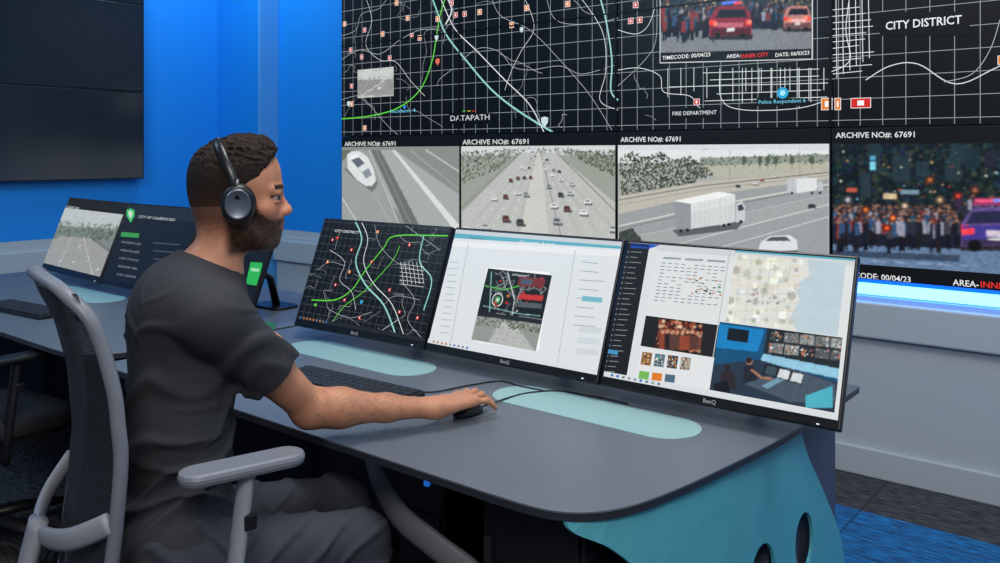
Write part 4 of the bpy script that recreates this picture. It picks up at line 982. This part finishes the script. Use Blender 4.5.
for s in (1,-1):
    Cc((-.008,s*.054,-.045),(.045,s*.034,-.092),.016,.014,.03)
    E((.056,s*.038,-.026),(.023,.024,.020),.02)
    E((.097,s*.033,.001),(.017,.015,.0115),.012,'sub')
    E((-.006,s*.075,-.008),(.019,.009,.032),.008)
    E((.0765,s*.032,.0075),(.0130,.0165,.0062),.003); E((.0765,s*.032,-.0085),(.0125,.0155,.0050),.003)
    E((.0965,s*.0100,-.034),(.0100,.0055,.0062),.006)
    Cc((.072,s*.044,.017),(.086,s*.012,.018),.0078,.0085,.012)
Cc((.080,0,.012),(.1025,0,-.024),.0066,.0080,.012); Cc((.078,0,-.030),(.102,0,-.030),.0105,.0078,.010); E((.1045,0,-.0290),(.0095,.0085,.0080),.006)
E((.084,0,-.050),(.011,.024,.009),.010); E((.0895,0,-.0555),(.0088,.018,.0046),.003); E((.0880,0,-.0665),(.0092,.016,.0052),.003)
bd.cap(hp(.0995,-.017,-.0610),hp(.0995,.017,-.0610),.0020,.0020,.003,op='sub')
PB=np.array([-1.58,.9,0])
pers=thing('person','seated man in dark t-shirt and trousers reaching for a mouse','person',tuple(PB))
me,P=bd.mesh(PB)
Q=(P-HC)@HM.T; f,s,u=Q[:,0]/FS,Q[:,1],Q[:,2]
mott=vnoise(P[:,0],P[:,1],P[:,2],60,3)
skin=np.array(lin((190,134,104))); col=np.tile(skin,(len(P),1))*(.87+.26*mott)[:,None]
nz=rng.rand(len(P))
def sm(x,a,b): t=np.clip((x-a)/(b-a),0,1); return t*t*(3-2*t)
inhead=(np.abs(s)<.1)&(f>-.14)&(f<.15)&(u>-.16)&(u<.15)
red=np.array(lin((176,100,80)))
chk=np.exp(-(((f-.07)/.04)**2+((u+.02)/.03)**2))*inhead; col=col*(1-.3*chk[:,None])+red*.3*chk[:,None]
hd_=np.exp(-(np.linalg.norm(P-(WR+ha_*.17),axis=1)/.03)**2); col=col*(1-.35*hd_[:,None])+red*.35*hd_[:,None]
# fine arm hair on the forearms
dA=unit(WR-ER); tA=(P-ER)@dA; armz_=(np.linalg.norm(P-ER-tA[:,None]*dA,axis=1)<.06)&(tA>0)&(tA<.24); ah=vnoise(P[:,0]*1.0,P[:,1]*.5,P[:,2],420,44); col[armz_]*=(1-.28*np.clip((ah-.5)*3,0,1))[armz_][:,None]
line=np.interp(f,[-.02,.01,.035,.06,.075,.09,.12],[.016,.002,-.018,-.038,-.045,-.0395,-.040])
fine=vnoise(P[:,0],P[:,1],P[:,2],260,13)
bm_=sm(line-u+(fine-.5)*.006,-.006,.009)*sm(f,-.035,-.012)*sm(u,-.128,-.108)*inhead
lip=(np.abs(u+.0612)<.0080)&(np.abs(s)<.018)&(f>.089)&inhead
nosez=(f>.0985)&(u>-.043)&inhead
bm_[nosez]=0; bm_[lip]=0
bc=np.array(lin((38,26,22))); a_=(np.clip(bm_*(.95+.16*(fine-.5)),0,1))[:,None]; col=col*(1-a_)+bc*a_
nape=sm(u+(fine-.5)*.015,-.088,-.035)*sm(-f,-.020,.010)*inhead*.75; hc=np.array(lin((52,38,32))); col=col*(1-nape[:,None])+hc*nape[:,None]
col[lip]=lin((142,84,72))
brow=(np.abs(u-(.0225-.10*np.maximum(np.abs(s)-.035,0)))<.0046)&(np.abs(s)>.010)&(np.abs(s)<.050)&(f>.050)&inhead; col[brow]=lin((44,30,24))
lash=(np.abs(u-.0025)<.0022)&(np.abs(s)>.016)&(np.abs(s)<.050)&(f>.066)&inhead; col[lash]=lin((54,36,30))
setcol(me,col)
add('body',me,attrmat('skin',rough=.5,spec=.4,sss=.05,bump=.25,nscale=260),pers,smooth=True)
gz=unit(hf+hs*.42)
for sgn in (1,-1):
    bm=bmesh.new(); bmesh.ops.create_uvsphere(bm,u_segments=28,v_segments=20,radius=.0116); me=bpy.data.meshes.new('e'); bm.to_mesh(me); bm.free()
    cl=[]
    for v in me.vertices:
        d=v.co.dot(Vector(gz))/.0116; cl.append((.01,.008,.006,1) if d>.84 else ((.36,.32,.30,1)))
    at=me.color_attributes.new('Col','FLOAT_COLOR','POINT'); at.data.foreach_set('color',np.array(cl,np.float32).ravel())
    add('eye',me,attrmat('eyeball',rough=.15),pers,loc=tuple(hp(.0765,sgn*.032,-.001)-PB),smooth=True)
hr=Field(HC-.17,HC+.17,.0024)
def HE(c,r,k): hr.ell(hp(*c),(r[0]*FS,r[1],r[2]),HM,k)
HE((-.018,0,.038),(.0965,.0765,.0850),.01); HE((-.030,0,-.015),(.0742,.0640,.0635),.03); HE((.018,0,.060),(.070,.061,.062),.03); HE((.028,0,.085),(.052,.046,.037),.03)
X,Y,Z=np.meshgrid(*hr.ax,indexing='ij'); dx,dy,dz=X-HC[0],Y-HC[1],Z-HC[2]
ff=(dx*hf[0]+dy*hf[1])/FS; uu=dz; ss=dx*hs[0]+dy*hs[1]
Lh=np.interp(ff,[-.13,-.07,-.035,-.015,.012,.032,.050,.064,.076,.09],[-.066,-.064,-.030,-.010,.002,.030,.055,.070,.088,.12])
# tufts: ridged noise stretched along the combing direction on the top
tuft=(1-np.abs(2*vnoise(ff*.45+uu*.3,ss*1.5,uu*.7,130,9)-1))**2
nzf=-(tuft-.35)*.007*np.clip((uu-.045)/.05,0,1)+(vnoise(X,Y,Z,60,4)-.5)*.007*np.clip((uu-.06)/.05,0,1)
thin=.0030*sm(-uu,-.02,.055)
hr.F=np.maximum(hr.F+nzf+thin,(Lh-uu)*.8+(vnoise(X,Y,Z,200,2)-.5)*.009).astype(np.float32)
me,P=hr.mesh(PB); Q=(P-HC)@HM.T; k=sm(Q[:,2]+.02*(rng.rand(len(P))-.5),-.085,.035)*.80+.20
col=np.array(lin((110,78,62)))*(1-k[:,None])+np.array(lin((34,24,20)))*k[:,None]; col*= (.5+1.0*vnoise(P[:,0],P[:,1],P[:,2],400,17))[:,None]
top=np.clip((Q[:,2]-.07)/.04,0,1); col=col*(1+.5*top*(vnoise(Q[:,0]*.5,Q[:,1]*1.4,Q[:,2],200,19)))[:,None]
setcol(me,col)
add('hair',me,attrmat('hair_short',rough=.7,spec=.25,bump=1,nscale=420),pers,smooth=True,label='short dark brown hair faded at the sides')
sh=Field((-2.02,.66,.52),(-1.30,1.32,1.24),.004)
torso(sh,.013)
sh.cap(NB-UP*.05,NB+UP*.040,.067,.057,.03); sh.cap(NB+br_*.115-UP*.060,NB-UP*.014,.045,.048,.04); sh.cap(NB-br_*.115-UP*.060,NB-UP*.014,.045,.048,.04)
for S,Ee in ((SR,ER),(SL,EL)):
    sh.ell(S-UP*.004,(.060,.060,.060),k=.03)
    sh.cap(S,S+(Ee-S)*.80,.060,.059,.028)
    sh.cut(S+(Ee-S)*.58,Ee-S,S+(Ee-S)*.86,.095)
cn=unit(UP+bf*.45)
sh.cut(NB+UP*.026+bf*.02,cn,NB+UP*.09,.10)
X,Y,Z=np.meshgrid(*sh.ax,indexing='ij')
amp=np.clip((1.12-Z)/.18,.12,1)
wp=vnoise(X,Y,Z,7,21)*3.2; mk_=vnoise(X,Y,Z,6,25); mk2=vnoise(X,Y,Z,9,27)
side=((X-CHS[0])*br_[0]+(Y-CHS[1])*br_[1])
p1=Z*66-side*44+wp*2.6; p2=Z*92+side*26+wp*3+X*10; p3=Z*46+side*80+wp*3.4; p4=Z*130-side*90+wp*4
def rd(p,e): return np.clip(np.sin(p),0,1)**e
fold=rd(p1,2.4)*np.clip((mk_-.30)*3,0,1)*.010+rd(p2,2.4)*np.clip((.84-Z)/.14,0,1)*.011+rd(p3,3)*np.clip((.62-mk_)*3,0,1)*.008+rd(p4,2)*np.clip((mk2-.5)*4,0,1)*.0045
sh.F=(sh.F-amp*fold+amp*.003).astype(np.float32)
sh.F=np.maximum(sh.F,(.575-Z)).astype(np.float32)
me,P=sh.mesh(PB)
shm=mat('black_tshirt_cotton',(56,58,63),.85,noise=.16,nscale=600,bump=.12,spec=.2)
add('tshirt',me,shm,pers,smooth=True,label='dark charcoal short-sleeved t-shirt')
cc0=NB+UP*.024+bf*.006; e1=unit(np.cross(cn,br_)); ring_=[cc0+br_*.0585*math.cos(a)+e1*.063*math.sin(a)-PB for a in np.linspace(0,2*math.pi,41)[:-1]]
add('collar',tubem(ring_,.0045,8,closed=True,ry=.007,up=tuple(cn)),shm,pers,smooth=True)
tr=Field((-1.86,.68,.08),(-1.10,1.48,.76),.005)
tr.ell(PEL-UP*.0,(.126,.163,.112),BM,.04)
for Hh,Kk,Aa in ((HR,KR,AR),(HL,KL,AL)):
    tr.cap(Hh,Kk,.086,.059,.04); M_=Kk*.6+Aa*.4; tr.cap(Kk,M_,.059,.060,.02); tr.cap(M_,Aa,.058,.052,.02)
    tr.cut(Aa+UP*.02,-UP,Aa-UP*.03,.09)
X,Y,Z=np.meshgrid(*tr.ax,indexing='ij')
al=(X-HR[0])*.47+(Y-HR[1])*.88; wp=vnoise(X,Y,Z,8,31)*3; m3_=vnoise(X,Y,Z,7,33)
tr.F=(tr.F-.009*rd(al*75+Z*60+wp*2.5,2.4)*np.clip((m3_-.3)*3,0,1)-.007*rd(al*50-Z*90+X*30+wp*3,2.6)*np.clip((.65-m3_)*3,0,1)+.002).astype(np.float32)
tr.F=np.maximum(tr.F,Z-.69).astype(np.float32)
me,P=tr.mesh(PB); add('trousers',me,mat('dark_trouser_cloth',(60,64,74),.85,noise=.18,nscale=500,bump=.12,spec=.2),pers,smooth=True,label='dark grey trousers')
for Aa in (AR,AL):
    sf=Field(Aa-np.array([.22,.22,.115]),Aa+np.array([.22,.26,.08]),.006)
    sf.ell(Aa+bf*.05-UP*.06,(.145,.048,.045),BM,.02); sf.cap(Aa,Aa+bf*.06-UP*.045,.046,.045,.03); sf.ell(Aa+bf*.14-UP*.07,(.07,.05,.035),BM,.02)
    X,Y,Z=np.meshgrid(*sf.ax,indexing='ij'); sf.F=np.maximum(sf.F,.003-Z).astype(np.float32)
    me,P=sf.mesh(PB); add('shoe',me,mat('black_shoe',(24,24,26),.5,noise=.1),pers,smooth=True)
hd=thing('headphones','black over-ear headphones worn on the head of the man','headphones',tuple(HC))
RotH=Matrix(((hf[0],hs[0],0),(hf[1],hs[1],0),(0,0,1)))
hpm=mat('headphone_black',(22,24,30),.32,noise=.1); pad=mat('ear_pad',(14,15,18),.7,noise=.1); ring=mat('headphone_silver_ring',(120,128,140),.3,metal=.8,noise=.05)
def HT(me): return xform(me,RotH.to_4x4())
for sgn in (1,-1):
    cup=subthing('ear_cup',hd)
    T=Matrix.Translation((.002,sgn*.084,-.010))@Matrix.Scale(1.20,4,(0,0,1))@Matrix.Scale(.90,4)
    def Yc(pr): return HT(xform(lathe([(r,z*sgn) for r,z in pr],36,'y'),T))
    add('ear_cushion',Yc([(.020,-.012),(.034,-.010),(.039,-.002),(.037,.006),(.02,.006)]),pad,cup,smooth=True)
    add('shell',Yc([(.030,.005),(.036,.006),(.037,.014),(.033,.019),(.026,.021),(.025,.017),(.004,.018)]),hpm,cup,smooth=True)
    add('trim_ring',Yc([(.0245,.0185),(.0275,.0205),(.0285,.0215),(.0265,.0225),(.0245,.0215)]),ring,cup,smooth=True)
pts=[]
for i in range(33):
    a=math.pi*i/32; s_=.089*math.cos(a); u_=.012+.110*max(0,math.sin(a))**.8
    f_=.0-.046*math.sin(a)
    pts.append(hf*f_+hs*s_+UP*u_)
add('headband',tubem(pts,.0092,12,ry=.0042,up=tuple(hs)),hpm,hd,smooth=True)
for sgn in (1,-1):
    add('yoke',tubem([hf*.0+hs*sgn*.093+UP*.040,hf*.001+hs*sgn*.097+UP*.02,hf*.002+hs*sgn*.102+UP*.0],.006,10,ry=.0035),hpm,hd,smooth=True)
#PERSON-END
# ---------------------------------------------------------------- lights
def area(name,loc,target,size,power,col=(1,1,1),sy=None):
    l=bpy.data.lights.new(name,'AREA'); l.energy=power; l.color=col; l.size=size
    if sy: l.shape='RECTANGLE'; l.size_y=sy
    o=bpy.data.objects.new(name,l); scn.collection.objects.link(o); o.location=loc
    d=Vector(target)-Vector(loc); o.rotation_euler=d.to_track_quat('-Z','Y').to_euler(); return o
area('overhead_light',(-1.3,1.2,3.3),(-1.4,1.1,0),1.3,46,(1,.97,.95),.9)
area('overhead_light',(0.4,-.6,2.7),(-1.4,1.2,.8),.8,38,(1,.93,.86))  # added key light on the person from the camera side, not a fixture
area('overhead_light',(.4,2.2,3.2),(-.3,3.7,.3),1.3,30,(.9,.95,1))
area('blue_wall_lamp',(-5.0,3.1,3.35),(-5.6,3.4,1.0),.6,26,(.5,.78,1))
area('blue_wall_lamp',(-3.4,.2,2.9),(-5.0,3.4,.9),1.0,44,(.5,.75,1))
area('blue_floor_fill',(.2,3.0,2.6),(-.1,2.9,0),.8,10,(.25,.6,1))  # added blue fill over the carpet, stands for no known fixture
w=bpy.data.worlds.new('w'); scn.world=w; w.use_nodes=True; bg=w.node_tree.nodes['Background']; bg.inputs[0].default_value=(.45,.58,.80,1); bg.inputs[1].default_value=.28
print('done')
